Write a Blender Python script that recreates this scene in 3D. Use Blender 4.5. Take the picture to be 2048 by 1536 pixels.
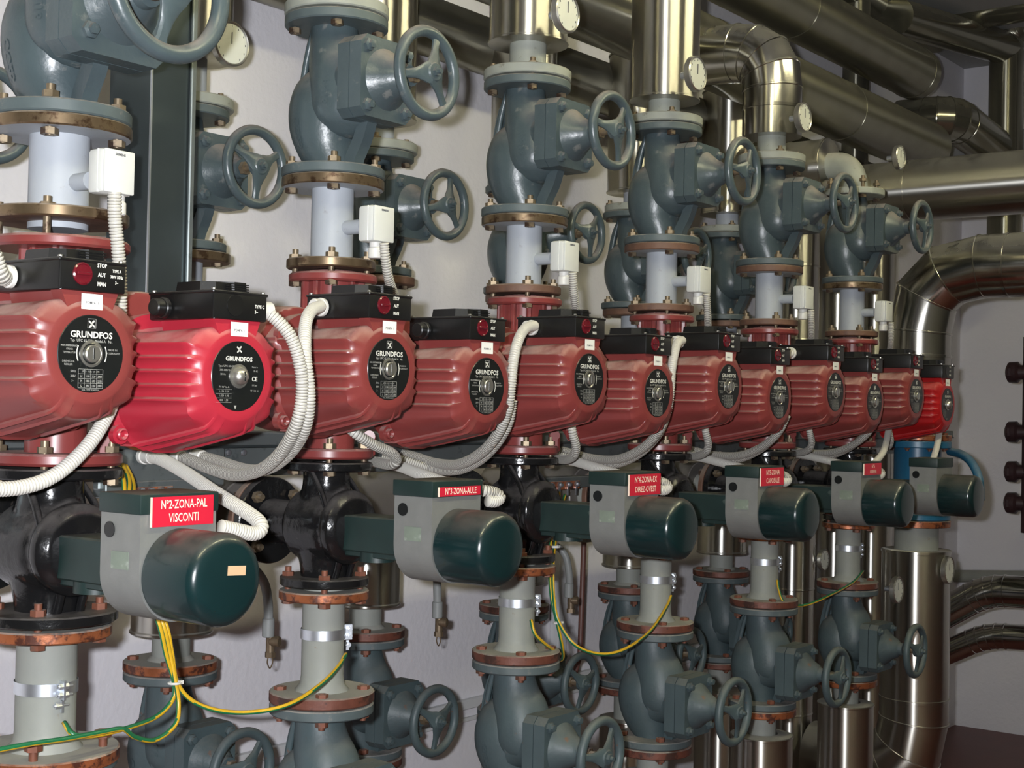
import bpy, bmesh, math, random
from mathutils import Vector, Matrix
from mathutils.bvhtree import BVHTree
random.seed(7)
for o in list(bpy.data.objects): bpy.data.objects.remove(o)
scene = bpy.context.scene
col = scene.collection
PI = math.pi
# ---------------------------------------------------------------- camera
HC = 1.75; FPX = 2800.0
TH = math.radians(37.2); PITCH = 0.0175; ROLL = 0.020
fw = Vector((math.cos(TH)*math.cos(PITCH), math.sin(TH)*math.cos(PITCH), math.sin(PITCH)))
rt = fw.cross(Vector((0, 0, 1))).normalized(); up = rt.cross(fw)
R2 = rt*math.cos(ROLL)+up*math.sin(ROLL); U2 = -rt*math.sin(ROLL)+up*math.cos(ROLL)
camd = bpy.data.cameras.new('camera'); cam = bpy.data.objects.new('camera', camd); col.objects.link(cam)
cm = Matrix((R2, U2, -fw)).transposed().to_4x4(); cm.translation = Vector((0, 0, HC)); cam.matrix_world = cm
camd.sensor_width = 36.0; camd.lens = FPX/2048*36.0; camd.clip_start = 0.02
scene.camera = cam
CP = Vector((0, 0, HC))
def ray(px, py): return fw+R2*((px-1024)/FPX)-U2*((py-768)/FPX)
def aty(px, py, Y):
    d = ray(px, py); return CP+d*(Y/d.y)
def atx(px, py, X):
    d = ray(px, py); return CP+d*(X/d.x)
# ---------------------------------------------------------------- light
scene.view_settings.view_transform = 'Standard'; scene.view_settings.look = 'None'
scene.view_settings.exposure = 0.0; scene.view_settings.gamma = 1.0; scene.view_settings.use_curve_mapping = False
w = bpy.data.worlds.new('world'); scene.world = w; w.use_nodes = True
w.node_tree.nodes['Background'].inputs[0].default_value = (0.75, 0.8, 0.75, 1); w.node_tree.nodes['Background'].inputs[1].default_value = 0.02
fl = bpy.data.lights.new('camera_flash', 'AREA'); fl.shape = 'RECTANGLE'; fl.size = 0.045; fl.size_y = 0.03; fl.energy = 105; fl.color = (0.93, 0.95, 1.0)
flo = bpy.data.objects.new('camera_flash', fl); col.objects.link(flo)
fm = cm.copy(); fm.translation = CP-R2*0.075+U2*0.035; flo.matrix_world = fm
# ---------------------------------------------------------------- materials
def mat(name, base, rough=0.5, metal=0.0, var=0.15, vscale=18.0, dust=0.0, dcol=(0.42, 0.37, 0.33), bump=0.0, bscale=60.0,
        spot=None, spotamt=0.0, sscale=25.0, coat=0.0, stretch=None, emit=None, emits=0.0):
    m = bpy.data.materials.new(name); m.use_nodes = True; nt = m.node_tree; N = nt.nodes; L = nt.links
    b = N['Principled BSDF']; b.inputs['Roughness'].default_value = rough; b.inputs['Metallic'].default_value = metal
    if coat: b.inputs['Coat Weight'].default_value = coat; b.inputs['Coat Roughness'].default_value = 0.08
    tc = N.new('ShaderNodeTexCoord'); mp = N.new('ShaderNodeMapping'); L.new(tc.outputs['Object'], mp.inputs[0])
    if stretch: mp.inputs['Scale'].default_value = stretch
    nz = N.new('ShaderNodeTexNoise'); nz.inputs['Scale'].default_value = vscale; nz.inputs['Detail'].default_value = 6; L.new(mp.outputs[0], nz.inputs[0])
    mx = N.new('ShaderNodeMixRGB'); mx.blend_type = 'MIX'
    mx.inputs[1].default_value = (*[c*(1-var) for c in base], 1); mx.inputs[2].default_value = (*[min(1, c*(1+var)) for c in base], 1)
    L.new(nz.outputs[0], mx.inputs[0]); out = mx.outputs[0]
    if spot:
        n2 = N.new('ShaderNodeTexNoise'); n2.inputs['Scale'].default_value = sscale; n2.inputs['Detail'].default_value = 8; n2.inputs['Roughness'].default_value = 0.65; L.new(tc.outputs['Object'], n2.inputs[0])
        r2 = N.new('ShaderNodeValToRGB'); e = r2.color_ramp.elements; e[0].position = 0.66-spotamt*0.4; e[1].position = 0.74-spotamt*0.4
        L.new(n2.outputs[0], r2.inputs[0]); m2 = N.new('ShaderNodeMixRGB'); m2.inputs[2].default_value = (*spot, 1)
        L.new(r2.outputs[0], m2.inputs[0]); L.new(out, m2.inputs[1]); out = m2.outputs[0]
    if dust > 0:
        g = N.new('ShaderNodeNewGeometry'); sp = N.new('ShaderNodeSeparateXYZ'); L.new(g.outputs['Normal'], sp.inputs[0])
        r = N.new('ShaderNodeMapRange'); r.inputs[1].default_value = 0.25; r.inputs[2].default_value = 0.9; L.new(sp.outputs[2], r.inputs[0])
        n3 = N.new('ShaderNodeTexNoise'); n3.inputs['Scale'].default_value = 14; n3.inputs['Detail'].default_value = 7; n3.inputs['Roughness'].default_value = 0.7; L.new(tc.outputs['Object'], n3.inputs[0])
        r3 = N.new('ShaderNodeMapRange'); r3.inputs[1].default_value = 0.28; r3.inputs[2].default_value = 0.55; L.new(n3.outputs[0], r3.inputs[0])
        mu = N.new('ShaderNodeMath'); mu.operation = 'MULTIPLY'; L.new(r.outputs[0], mu.inputs[0]); L.new(r3.outputs[0], mu.inputs[1])
        mu2 = N.new('ShaderNodeMath'); mu2.operation = 'MULTIPLY'; mu2.inputs[1].default_value = dust; L.new(mu.outputs[0], mu2.inputs[0])
        m3 = N.new('ShaderNodeMixRGB'); m3.inputs[2].default_value = (*dcol, 1); L.new(mu2.outputs[0], m3.inputs[0]); L.new(out, m3.inputs[1]); out = m3.outputs[0]
        rr = N.new('ShaderNodeMapRange'); rr.inputs[3].default_value = rough; rr.inputs[4].default_value = 0.9; L.new(mu2.outputs[0], rr.inputs[0]); L.new(rr.outputs[0], b.inputs['Roughness'])
        if metal > 0:
            rm = N.new('ShaderNodeMapRange'); rm.inputs[3].default_value = metal; rm.inputs[4].default_value = 0.0; L.new(mu2.outputs[0], rm.inputs[0]); L.new(rm.outputs[0], b.inputs['Metallic'])
    L.new(out, b.inputs['Base Color'])
    if bump:
        bn = N.new('ShaderNodeTexNoise'); bn.inputs['Scale'].default_value = bscale; bn.inputs['Detail'].default_value = 5; L.new(mp.outputs[0], bn.inputs[0])
        bp = N.new('ShaderNodeBump'); bp.inputs['Strength'].default_value = bump; bp.inputs['Distance'].default_value = 0.002; L.new(bn.outputs[0], bp.inputs['Height']); L.new(bp.outputs[0], b.inputs['Normal'])
    if emit: b.inputs['Emission Color'].default_value = (*emit, 1); b.inputs['Emission Strength'].default_value = emits
    return m
M = {
 'blue': mat('blue_cast_iron', (0.056, 0.077, 0.084), 0.33, 0, 0.25, 16, dust=0.95, dcol=(0.27, 0.235, 0.215), bump=0.25, bscale=120, spot=(0.13, 0.14, 0.135), spotamt=0.10),
 'bluel': mat('lower_blue_cast_iron', (0.052, 0.076, 0.082), 0.5, 0, 0.25, 16, dust=0.55, dcol=(0.16, 0.15, 0.13), bump=0.25, bscale=120, spot=(0.12, 0.05, 0.025), spotamt=0.02),
 'bluerim': mat('blue_flange_paint', (0.072, 0.094, 0.098), 0.5, 0, 0.25, 25, dust=0.6, spot=(0.15, 0.15, 0.14), spotamt=0.12),
 'brightblue': mat('bright_blue_enamel', (0.014, 0.10, 0.19), 0.35, 0, 0.15, 20, dust=0.3),
 'pale': mat('grey_green_flange_paint', (0.27, 0.285, 0.25), 0.5, 0, 0.2, 20, dust=0.5, spot=(0.16, 0.15, 0.12), spotamt=0.08),
 'bronze': mat('weathered_bronze_rim', (0.23, 0.165, 0.10), 0.28, 0.8, 0.4, 30, spot=(0.10, 0.06, 0.035), spotamt=0.36, sscale=30, dust=0.7),
 'rust': mat('rusty_brown_flange', (0.135, 0.07, 0.045), 0.6, 0.15, 0.4, 40, spot=(0.11, 0.06, 0.045), spotamt=0.3, dust=0.8, dcol=(0.3, 0.25, 0.2), bump=0.4),
 'copper': mat('orange_rust_rim', (0.30, 0.095, 0.038), 0.36, 0.45, 0.5, 30, spot=(0.085, 0.030, 0.02), spotamt=0.42, sscale=35, dust=0.85, dcol=(0.34, 0.32, 0.28), bump=0.4),
 'darkrust': mat('dark_red_rust_rim', (0.13, 0.044, 0.028), 0.5, 0.2, 0.4, 40, spot=(0.05, 0.022, 0.016), spotamt=0.38, dust=0.85, dcol=(0.34, 0.32, 0.28), bump=0.4),
 'bolt': mat('rusty_bolt', (0.17, 0.060, 0.034), 0.6, 0.3, 0.4, 60, spot=(0.12, 0.06, 0.04), spotamt=0.3, dust=0.5),
 'boltd': mat('dull_brass_bolt', (0.20, 0.155, 0.10), 0.45, 0.6, 0.4, 60, spot=(0.08, 0.05, 0.035), spotamt=0.3, dust=0.5),
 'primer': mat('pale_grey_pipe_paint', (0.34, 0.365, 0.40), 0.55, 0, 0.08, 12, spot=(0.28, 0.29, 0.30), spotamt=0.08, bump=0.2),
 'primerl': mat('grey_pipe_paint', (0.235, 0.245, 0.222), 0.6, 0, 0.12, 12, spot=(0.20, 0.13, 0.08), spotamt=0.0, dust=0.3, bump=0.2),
 'red': mat('dusty_red_paint', (0.185, 0.035, 0.032), 0.34, 0, 0.15, 12, dust=0.85, dcol=(0.36, 0.245, 0.22), spot=(0.20, 0.050, 0.042), spotamt=0.12, sscale=12),
 'redb': mat('bright_red_paint', (0.36, 0.020, 0.036), 0.36, 0, 0.1, 10, dust=0.55, dcol=(0.5, 0.30, 0.28)),
 'redd': mat('deep_red_paint', (0.34, 0.008, 0.010), 0.34, 0, 0.1, 10, dust=0.3, dcol=(0.5, 0.30, 0.28)),
 'black': mat('black_enamel', (0.007, 0.007, 0.0075), 0.17, 0, 0.3, 20, dust=0.5, dcol=(0.17, 0.155, 0.145), spot=(0.035, 0.032, 0.03), spotamt=0.06, sscale=40, bump=0.55, bscale=60),
 'blackp': mat('black_plastic', (0.007, 0.007, 0.007), 0.33, 0, 0.3, 20, dust=0.28, dcol=(0.18, 0.165, 0.15), spot=(0.04, 0.04, 0.038), spotamt=0.03),
 'plate': mat('black_nameplate', (0.007, 0.008, 0.008), 0.3, 0, 0.3, 30, spot=(0.035, 0.037, 0.035), spotamt=0.1),
 'ink': mat('white_print', (0.60, 0.60, 0.55), 0.5, 0, 0.05, 50),
 'inks': mat('faded_fine_print', (0.30, 0.30, 0.28), 0.5, 0, 0.05, 50),
 'inkd': mat('dark_print', (0.05, 0.05, 0.06), 0.5, 0, 0.05, 50),
 'knob': mat('translucent_red_plastic', (0.11, 0.006, 0.012), 0.18, 0, 0.2, 50, coat=0.5),
 'sticker': mat('white_sticker', (0.78, 0.78, 0.74), 0.4, 0, 0.04, 20),
 'chrome': mat('worn_chrome', (0.50, 0.49, 0.45), 0.32, 0.9, 0.2, 60),
 'zinc': mat('bright_zinc_plate', (0.70, 0.74, 0.80), 0.36, 0.95, 0.1, 50),
 'jacketc': mat('clean_shiny_cladding', (0.55, 0.55, 0.54), 0.13, 1.0, 0.08, 9, bump=0.05, bscale=25),
 'jacket': mat('stainless_cladding', (0.50, 0.485, 0.44), 0.30, 1.0, 0.10, 9, stretch=(1, 1, 0.15), dust=0.35, dcol=(0.30, 0.28, 0.24), bump=0.06, bscale=25),
 'jacketd': mat('dull_dusty_cladding', (0.25, 0.24, 0.19), 0.30, 0.85, 0.2, 9, dust=0.6, dcol=(0.27, 0.25, 0.19), bump=0.06, bscale=25),
 'bypass': mat('grimy_pipe_cladding', (0.17, 0.155, 0.14), 0.45, 0.45, 0.2, 9, dust=0.5, dcol=(0.3, 0.28, 0.25)),
 'galv': mat('dark_galvanised_sheet', (0.085, 0.105, 0.11), 0.30, 0.75, 0.25, 7, dust=0.25, bump=0.05, bscale=20),
 'galvl': mat('galvanised_sheet', (0.20, 0.225, 0.225), 0.42, 0.7, 0.25, 10, dust=0.35, spot=(0.13, 0.15, 0.15), spotamt=0.2),
 'green': mat('dark_green_enamel', (0.004, 0.017, 0.018), 0.24, 0, 0.2, 12, dust=0.42, dcol=(0.13, 0.10, 0.085), coat=0.3),
 'greenm': mat('dull_green_paint', (0.008, 0.021, 0.019), 0.45, 0, 0.3, 22, dust=0.4, dcol=(0.13, 0.12, 0.10), spot=(0.05, 0.07, 0.06), spotamt=0.05),
 'alu': mat('grey_cast_aluminium', (0.20, 0.205, 0.195), 0.5, 0.35, 0.15, 30, dust=0.4, bump=0.15, bscale=200, spot=(0.32, 0.33, 0.31), spotamt=0.06),
 'badge': mat('faded_green_badge', (0.15, 0.18, 0.145), 0.5, 0, 0.3, 40, spot=(0.25, 0.28, 0.24), spotamt=0.2),
 'sign': mat('red_sign_plate', (0.50, 0.014, 0.035), 0.35, 0, 0.04, 20),
 'signink': mat('cream_engraving', (0.80, 0.62, 0.50), 0.5, 0, 0.04, 20),
 'tape': mat('tan_masking_tape', (0.50, 0.33, 0.19), 0.7, 0, 0.15, 40),
 'groove': mat('shaded_conduit_groove', (0.17, 0.16, 0.14), 0.7, 0, 0.1, 20),  # shadow between the conduit ribs, painted as a darker groove colour
 'conduit': mat('ivory_conduit', (0.50, 0.485, 0.44), 0.38, 0, 0.06, 20, dust=0.30, dcol=(0.46, 0.42, 0.38)),
 'white': mat('off_white_plastic', (0.58, 0.59, 0.56), 0.36, 0, 0.03, 20),
 'gland': mat('white_gland', (0.62, 0.61, 0.57), 0.4, 0, 0.05, 20, dust=0.3, dcol=(0.46, 0.42, 0.38)),
 'pvc': mat('grey_pvc_hose', (0.20, 0.21, 0.205), 0.5, 0, 0.1, 20),
 'brass': mat('tarnished_brass', (0.17, 0.125, 0.08), 0.42, 0.6, 0.4, 80),
 'brown': mat('brown_painted_pipe', (0.11, 0.045, 0.035), 0.5, 0, 0.2, 20),
 'dial': mat('gauge_dial', (0.58, 0.59, 0.52), 0.35, 0, 0.04, 20),
 'insul': mat('grey_mastic_end_cap', (0.20, 0.19, 0.16), 0.6, 0.2, 0.2, 20, dust=0.4),
 'darkpipe': mat('dark_red_valve_paint', (0.035, 0.016, 0.018), 0.45, 0, 0.3, 20),
 'trunkw': mat('white_trunking', (0.55, 0.56, 0.57), 0.4, 0, 0.03, 10),
 'tie': mat('clear_nylon', (0.6, 0.6, 0.57), 0.35, 0, 0.03, 10),
}
def wallmat():
    m = mat('painted_plaster', (0.70, 0.685, 0.72), 0.7, 0, 0.03, 2.2, bump=0.9, bscale=45); return m
for q, src in (('jacketiso', 'jacket'), ('jackety', 'jacket'), ('jacketdx', 'jacketd'), ('jacketdiso', 'jacketd')): M[q] = M[src].copy(); M[q].name = src+'_'+q
for q in ('jacketiso', 'jacketdiso'):
    for n_ in M[q].node_tree.nodes:
        if n_.type == 'MAP_RANGE' and abs(n_.inputs[4].default_value-.9) < 1e-6 and abs(n_.inputs[3].default_value-.3) < .01: n_.inputs[3].default_value = .18
for q, ax_ in (('jacket', 'Z'), ('jacketd', 'Z'), ('jackety', 'Y'), ('jacketdx', 'X')):
    b_n = M[q].node_tree.nodes['Principled BSDF']; b_n.inputs['Anisotropic'].default_value = 0.93; b_n.inputs['Anisotropic Rotation'].default_value = 0.25
    tn_ = M[q].node_tree.nodes.new('ShaderNodeTangent'); tn_.direction_type = 'RADIAL'; tn_.axis = ax_; M[q].node_tree.links.new(tn_.outputs[0], b_n.inputs['Tangent'])
M['wall'] = wallmat()
M['ceil'] = mat('ceiling_paint', (0.34, 0.34, 0.33), 0.8, 0, 0.05, 3)
M['darkwall'] = mat('grey_wall_paint', (0.13, 0.13, 0.125), 0.8, 0, 0.1, 3)
M['floor'] = mat('dark_red_floor_paint', (0.12, 0.032, 0.024), 0.45, 0, 0.2, 4, bump=0.2)
M['beam'] = mat('grey_beam_paint', (0.22, 0.22, 0.22), 0.8, 0, 0.05, 3)
M['tube'] = mat('fluorescent_tube', (0.9, 0.9, 0.8), 0.5, emit=(1.0, 0.93, 0.58), emits=62)
M['lampbody'] = mat('lamp_housing', (0.6, 0.6, 0.58), 0.5)
def striped():
    m = bpy.data.materials.new('green_yellow_insulation'); m.use_nodes = True; nt = m.node_tree; b = nt.nodes['Principled BSDF']; b.inputs['Roughness'].default_value = 0.35
    a = nt.nodes.new('ShaderNodeAttribute'); a.attribute_name = 'stripe'; r = nt.nodes.new('ShaderNodeValToRGB'); r.color_ramp.interpolation = 'CONSTANT'
    r.color_ramp.elements[0].color = (0.55, 0.33, 0.015, 1); r.color_ramp.elements[1].color = (0.012, 0.13, 0.05, 1); r.color_ramp.elements[1].position = 0.5
    nt.links.new(a.outputs['Fac'], r.inputs[0]); nt.links.new(r.outputs[0], b.inputs['Base Color']); return m
M['earth'] = striped()
# ---------------------------------------------------------------- mesh builder
def frame(axis, upv=None):
    z = Vector(axis).normalized(); a = Vector(upv) if upv else (Vector((0, 0, 1)) if abs(z.z) < 0.9 else Vector((0, 1, 0)))
    x = a.cross(z).normalized(); y = z.cross(x); return Matrix((x, y, z)).transposed()
class MB:
    def __init__(s): s.bm = bmesh.new(); s.mi = 0; s.mats = []
    def use(s, m):
        if m not in s.mats: s.mats.append(m)
        s.mi = s.mats.index(m); return s
    def face(s, vs):
        try: f = s.bm.faces.new(vs); f.material_index = s.mi; return f
        except ValueError: return None
    def lathe(s, prof, org=(0, 0, 0), axis=(0, 0, 1), n=32, a0=0.0, a1=2*PI, mats=None):
        Fm = frame(axis); org = Vector(org); full = abs(a1-a0-2*PI) < 1e-6; rings = []
        cnt = n if full else n+1
        for r, h in prof:
            if r < 1e-6: rings.append([s.bm.verts.new(org+Fm@Vector((0, 0, h)))])
            else: rings.append([s.bm.verts.new(org+Fm@Vector((r*math.cos(a0+(a1-a0)*i/n), r*math.sin(a0+(a1-a0)*i/n), h))) for i in range(cnt)])
        base = s.mi
        for k in range(len(rings)-1):
            A, B = rings[k], rings[k+1]
            if mats: s.mi = mats[k]
            for i in range(n):
                j = (i+1) % n if full else i+1
                if len(A) == 1 and len(B) == 1: continue
                if len(A) == 1: s.face((A[0], B[j], B[i]))
                elif len(B) == 1: s.face((A[i], A[j], B[0]))
                else: s.face((A[i], A[j], B[j], B[i]))
        s.mi = base; return s
    def cyl(s, org, axis, r, h, n=32, b=0.0, r2=None):
        r2 = r if r2 is None else r2
        if b > 0: prof = [(0, 0), (r-b, 0), (r, b), (r2, h-b), (r2-b, h), (0, h)]
        else: prof = [(0, 0), (r, 0), (r2, h), (0, h)]
        return s.lathe(prof, org, axis, n)
    def poly(s, pts, h, org, axis, upv=None, scale=1.0, a=None):
        """prism of a 2d polygon; scale = taper of the far end"""
        Fm = frame(axis, upv) if a is None else a; org = Vector(org)
        A = [s.bm.verts.new(org+Fm@Vector((x, y, 0))) for x, y in pts]; B = [s.bm.verts.new(org+Fm@Vector((x*scale, y*scale, h))) for x, y in pts]
        n = len(pts); s.face(A[::-1]); s.face(B)
        for i in range(n): s.face((A[i], A[(i+1) % n], B[(i+1) % n], B[i]))
        return s
    def hexa(s, org, axis, r, h, a=0.0):
        pts = [(r*math.cos(a+i*PI/3), r*math.sin(a+i*PI/3)) for i in range(6)]
        return s.poly(pts, h, org, axis)
    def box(s, c, size, b=0.0, rot=None, seg=1):
        t = bmesh.new(); bmesh.ops.create_cube(t, size=1.0)
        for v in t.verts: v.co = Vector((v.co.x*size[0], v.co.y*size[1], v.co.z*size[2]))
        if b > 0: bmesh.ops.bevel(t, geom=list(t.edges), offset=b, segments=seg, affect='EDGES', profile=0.5)
        mp = {}
        for v in t.verts: mp[v] = s.bm.verts.new(Vector(c)+(rot@v.co if rot else v.co))
        for f in t.faces: s.face([mp[v] for v in f.verts])
        t.free(); return s
    def sweep(s, pts, rad, n=16, caps=True, stripe=False, sq=1.0, ph=0.0):
        pts = [Vector(p) for p in pts]; m = len(pts); rings = []
        T = [(pts[min(i+1, m-1)]-pts[max(i-1, 0)]).normalized() for i in range(m)]
        ref = Vector((0, 0, 1)) if abs(T[0].z) < 0.9 else Vector((1, 0, 0)); x = ref.cross(T[0]).normalized()
        lay = s.bm.verts.layers.float.new('stripe') if stripe else None
        for i in range(m):
            x = (x-T[i]*x.dot(T[i])).normalized(); y = T[i].cross(x)
            r = rad(i) if callable(rad) else (rad[i] if isinstance(rad, (list, tuple)) else rad)
            rings.append([s.bm.verts.new(pts[i]+x*(r*math.cos(2*PI*j/n+ph))+y*(r*sq*math.sin(2*PI*j/n+ph))) for j in range(n)])
        if stripe:
            for i, R in enumerate(rings):
                sd = fw.cross(T[i]); 
                for v in R: v[lay] = 1.0 if (v.co-pts[i]).dot(sd) > 0 else 0.0
        for i in range(m-1):
            for j in range(n): s.face((rings[i][j], rings[i][(j+1) % n], rings[i+1][(j+1) % n], rings[i+1][j]))
        if caps: s.face(rings[0][::-1]); s.face(rings[-1])
        return s
    def torus(s, c, axis, R, r, n=48, m=12, sq=1.0):
        Fm = frame(axis); c = Vector(c); rings = []
        for i in range(n):
            a = 2*PI*i/n
            rings.append([s.bm.verts.new(c+Fm@Vector(((R+r*math.cos(2*PI*j/m))*math.cos(a), (R+r*math.cos(2*PI*j/m))*math.sin(a), r*sq*math.sin(2*PI*j/m)))) for j in range(m)])
        for i in range(n):
            for j in range(m): s.face((rings[i][j], rings[(i+1) % n][j], rings[(i+1) % n][(j+1) % m], rings[i][(j+1) % m]))
        return s
    def mesh(s, name, sharp=35):
        bmesh.ops.recalc_face_normals(s.bm, faces=s.bm.faces)
        me = bpy.data.meshes.new(name); s.bm.to_mesh(me); s.bm.free()
        for m in s.mats: me.materials.append(m)
        if len(me.polygons):
            me.polygons.foreach_set('use_smooth', [True]*len(me.polygons))
            me.set_sharp_from_angle(angle=math.radians(sharp))
        return me
    def obj(s, name, parent=None, loc=None, sharp=35):
        o = bpy.data.objects.new(name, s.mesh(name, sharp)); col.objects.link(o)
        if parent: o.parent = parent
        if loc is not None: o.location = loc
        return o
def mbm(m): b = MB(); b.use(M[m] if isinstance(m, str) else m); return b
def ob(name, me, parent=None, loc=(0, 0, 0)):
    o = bpy.data.objects.new(name, me); col.objects.link(o); o.parent = parent; o.location = loc; return o
def empty(name, loc, label, cat, group=None):
    o = bpy.data.objects.new(name, None); col.objects.link(o); o.location = loc; o.empty_display_size = 0.02
    return tag(o, label, cat, group)
def tag(o, label=None, cat=None, group=None, kind=None):
    if label: o['label'] = label
    if cat: o['category'] = cat
    if group: o['group'] = group
    if kind: o['kind'] = kind
    return o
KIDS = {}
def dup(root, loc, label, group=None, scale=None):
    kids = [o for o in root.children]
    c = root.copy(); col.objects.link(c); c.location = loc; c['label'] = label
    if scale: c.scale = scale
    if group: c['group'] = group
    for k in kids:
        a = k.copy(); col.objects.link(a); a.parent = c
        for g in k.children:
            d = g.copy(); col.objects.link(d); d.parent = a
    return c
def bake(o, mods):
    for t, kw in mods:
        md = o.modifiers.new(t, t)
        for k, v in kw.items(): setattr(md, k, v)
    bpy.context.view_layer.update(); dg = bpy.context.evaluated_depsgraph_get()
    me = bpy.data.meshes.new_from_object(o.evaluated_get(dg)); mats = [m for m in o.data.materials]
    old = o.data; o.modifiers.clear(); o.data = me
    if not me.materials:
        for m in mats: me.materials.append(m)
    me.polygons.foreach_set('use_smooth', [True]*len(me.polygons)); return o
def spline(P, step=0.01):
    P = [Vector(p) for p in P]; Q = [P[0]*2-P[1]]+P+[P[-1]*2-P[-2]]; out = []
    for i in range(1, len(Q)-2):
        a, b, c, d = Q[i-1:i+3]; n = max(2, int((c-b).length/step))
        for k in range(n):
            t = k/n; out.append(0.5*((2*b)+(c-a)*t+(2*a-5*b+4*c-d)*t*t+(3*b-a-3*c+d)*t*t*t))
    out.append(P[-1]); return out
def resample(P, step):
    out = [P[0]]; acc = 0.0
    for i in range(1, len(P)):
        a = P[i-1]; b = P[i]; L = (b-a).length
        if L < 1e-9: continue
        while acc+L >= step:
            t = (step-acc)/L; a = a.lerp(b, t); out.append(a.copy()); L = (b-a).length; acc = 0.0
        acc += L
    return out
def text_geo(txt, size, bold=0.0, sx=1.0):
    cu = bpy.data.curves.new('t', 'FONT'); cu.body = txt; cu.size = size; cu.align_x = 'CENTER'; cu.align_y = 'CENTER'; cu.offset = bold; cu.resolution_u = 2
    o = bpy.data.objects.new('t', cu); col.objects.link(o); bpy.context.view_layer.update()
    me = bpy.data.meshes.new_from_object(o.evaluated_get(bpy.context.evaluated_depsgraph_get()))
    g = ([(v.co.x*sx, v.co.y) for v in me.vertices], [tuple(p.vertices) for p in me.polygons])
    bpy.data.objects.remove(o); bpy.data.curves.remove(cu); bpy.data.meshes.remove(me); return g
def put_text(mb, txt, size, c, xdir=(1, 0, 0), ydir=(0, 0, 1), bold=0.0, sx=1.0):
    V, Fs = text_geo(txt, size, bold, sx); c = Vector(c); X = Vector(xdir); Y = Vector(ydir)
    vs = [mb.bm.verts.new(c+X*x+Y*y) for x, y in V]
    for f in Fs: mb.face([vs[i] for i in f])
ORD = ['first', 'second', 'third', 'fourth', 'fifth', 'sixth', 'seventh', 'eighth', 'ninth', 'tenth', 'eleventh', 'twelfth']
XC = [1.384+0.64*k for k in range(7)]; YC = 2.0
YB = 2.53; XB = [2.085+0.64*k for k in range(-1, 7)]
# ---------------------------------------------------------------- room
XE = 7.92; YW = 2.80; H = 3.75
def slab(name, c, size, m, nsub=0):
    b = mbm(m); b.box(c, size); o = b.obj(name); tag(o, kind='structure'); return o
slab('floor', ((XE-1.2)/2, 0.6, -0.05), (XE+1.4, 4.6, 0.1), 'floor')
slab('ceiling', ((XE-1.2)/2, 0.6, H+0.05), (XE+1.4, 4.6, 0.1), 'ceil')
slab('wall_back', ((XE-1.2)/2, YW+0.05, H/2), (XE+1.4, 0.1, H+0.1), 'wall')
slab('wall_right', (XE+0.05, 0.6, H/2), (0.1, 4.4, H+0.1), 'wall')
slab('wall_front', ((XE-1.2)/2, -1.65, H/2), (XE+1.4, 0.1, H+0.1), 'darkwall')
slab('wall_left', (-1.25, 0.6, H/2), (0.1, 4.4, H+0.1), 'darkwall')
slab('trim_1', (XE-0.12, 0.6, 3.20), (0.24, 4.4, 0.24), 'beam')
for i, (x, y) in enumerate([(0.4, 0.35), (2.3, 0.35), (4.2, 0.35)]):
    t = empty('ceiling_light', (x, y, H-0.12), 'twin fluorescent batten light on the ceiling, %s from the left' % ORD[i], 'ceiling light', 'ceiling batten lights')
    b = mbm('lampbody'); b.box((0, 0, 0.06), (1.3, 0.14, 0.08), 0.006); b.obj('lamp_housing', t)
    for s in (-1, 1):
        b = mbm('tube'); b.cyl((-0.6, s*0.04, 0.0), (1, 0, 0), 0.018, 1.2, 16); b.obj('fluorescent_tube', t)
# ---------------------------------------------------------------- shared small meshes
def boltmesh(m, half, hh=0.010, r=0.0125, up=True):
    b = mbm(m); a = random.random()
    b.hexa((0, 0, half), (0, 0, 1), r, hh, a); b.cyl((0, 0, half+hh), (0, 0, 1), r*0.52, 0.010 if up else 0.001, 12)
    b.cyl((0, 0, -half), (0, 0, 1), r*0.5, half*2, 12)
    b.hexa((0, 0, -half), (0, 0, -1), r, hh, a+.4); b.cyl((0, 0, -half-hh), (0, 0, -1), r*0.5, 0.006 if not up else 0.001, 12); return b.mesh('bolt')
BM = {'rust': boltmesh('bolt', 0.022, up=False), 'brass': boltmesh('boltd', 0.022), 'low': boltmesh('bolt', 0.022, up=True)}
def bolts(root, z, R, n=4, kind='rust', a0=PI/4, x=0, y=0):
    for i in range(n):
        a = a0+2*PI*i/n; ob('bolt', BM[kind], root, (x+R*math.cos(a), y+R*math.sin(a), z))
def flange(mb, z, t, R, r, rim, facemat, n=48, org=(0, 0), axis=(0, 0, 1)):
    """disc with rim material on its edge and another on its faces"""
    mb.use(facemat); fi = mb.mi; mb.use(rim); ri = mb.mi
    mb.lathe([(r, 0), (R-0.0025, 0), (R, 0.0025), (R, t-0.0025), (R-0.0025, t), (r, t)], (org[0], org[1], z), axis, n, mats=[fi, ri, ri, ri, fi])
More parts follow.
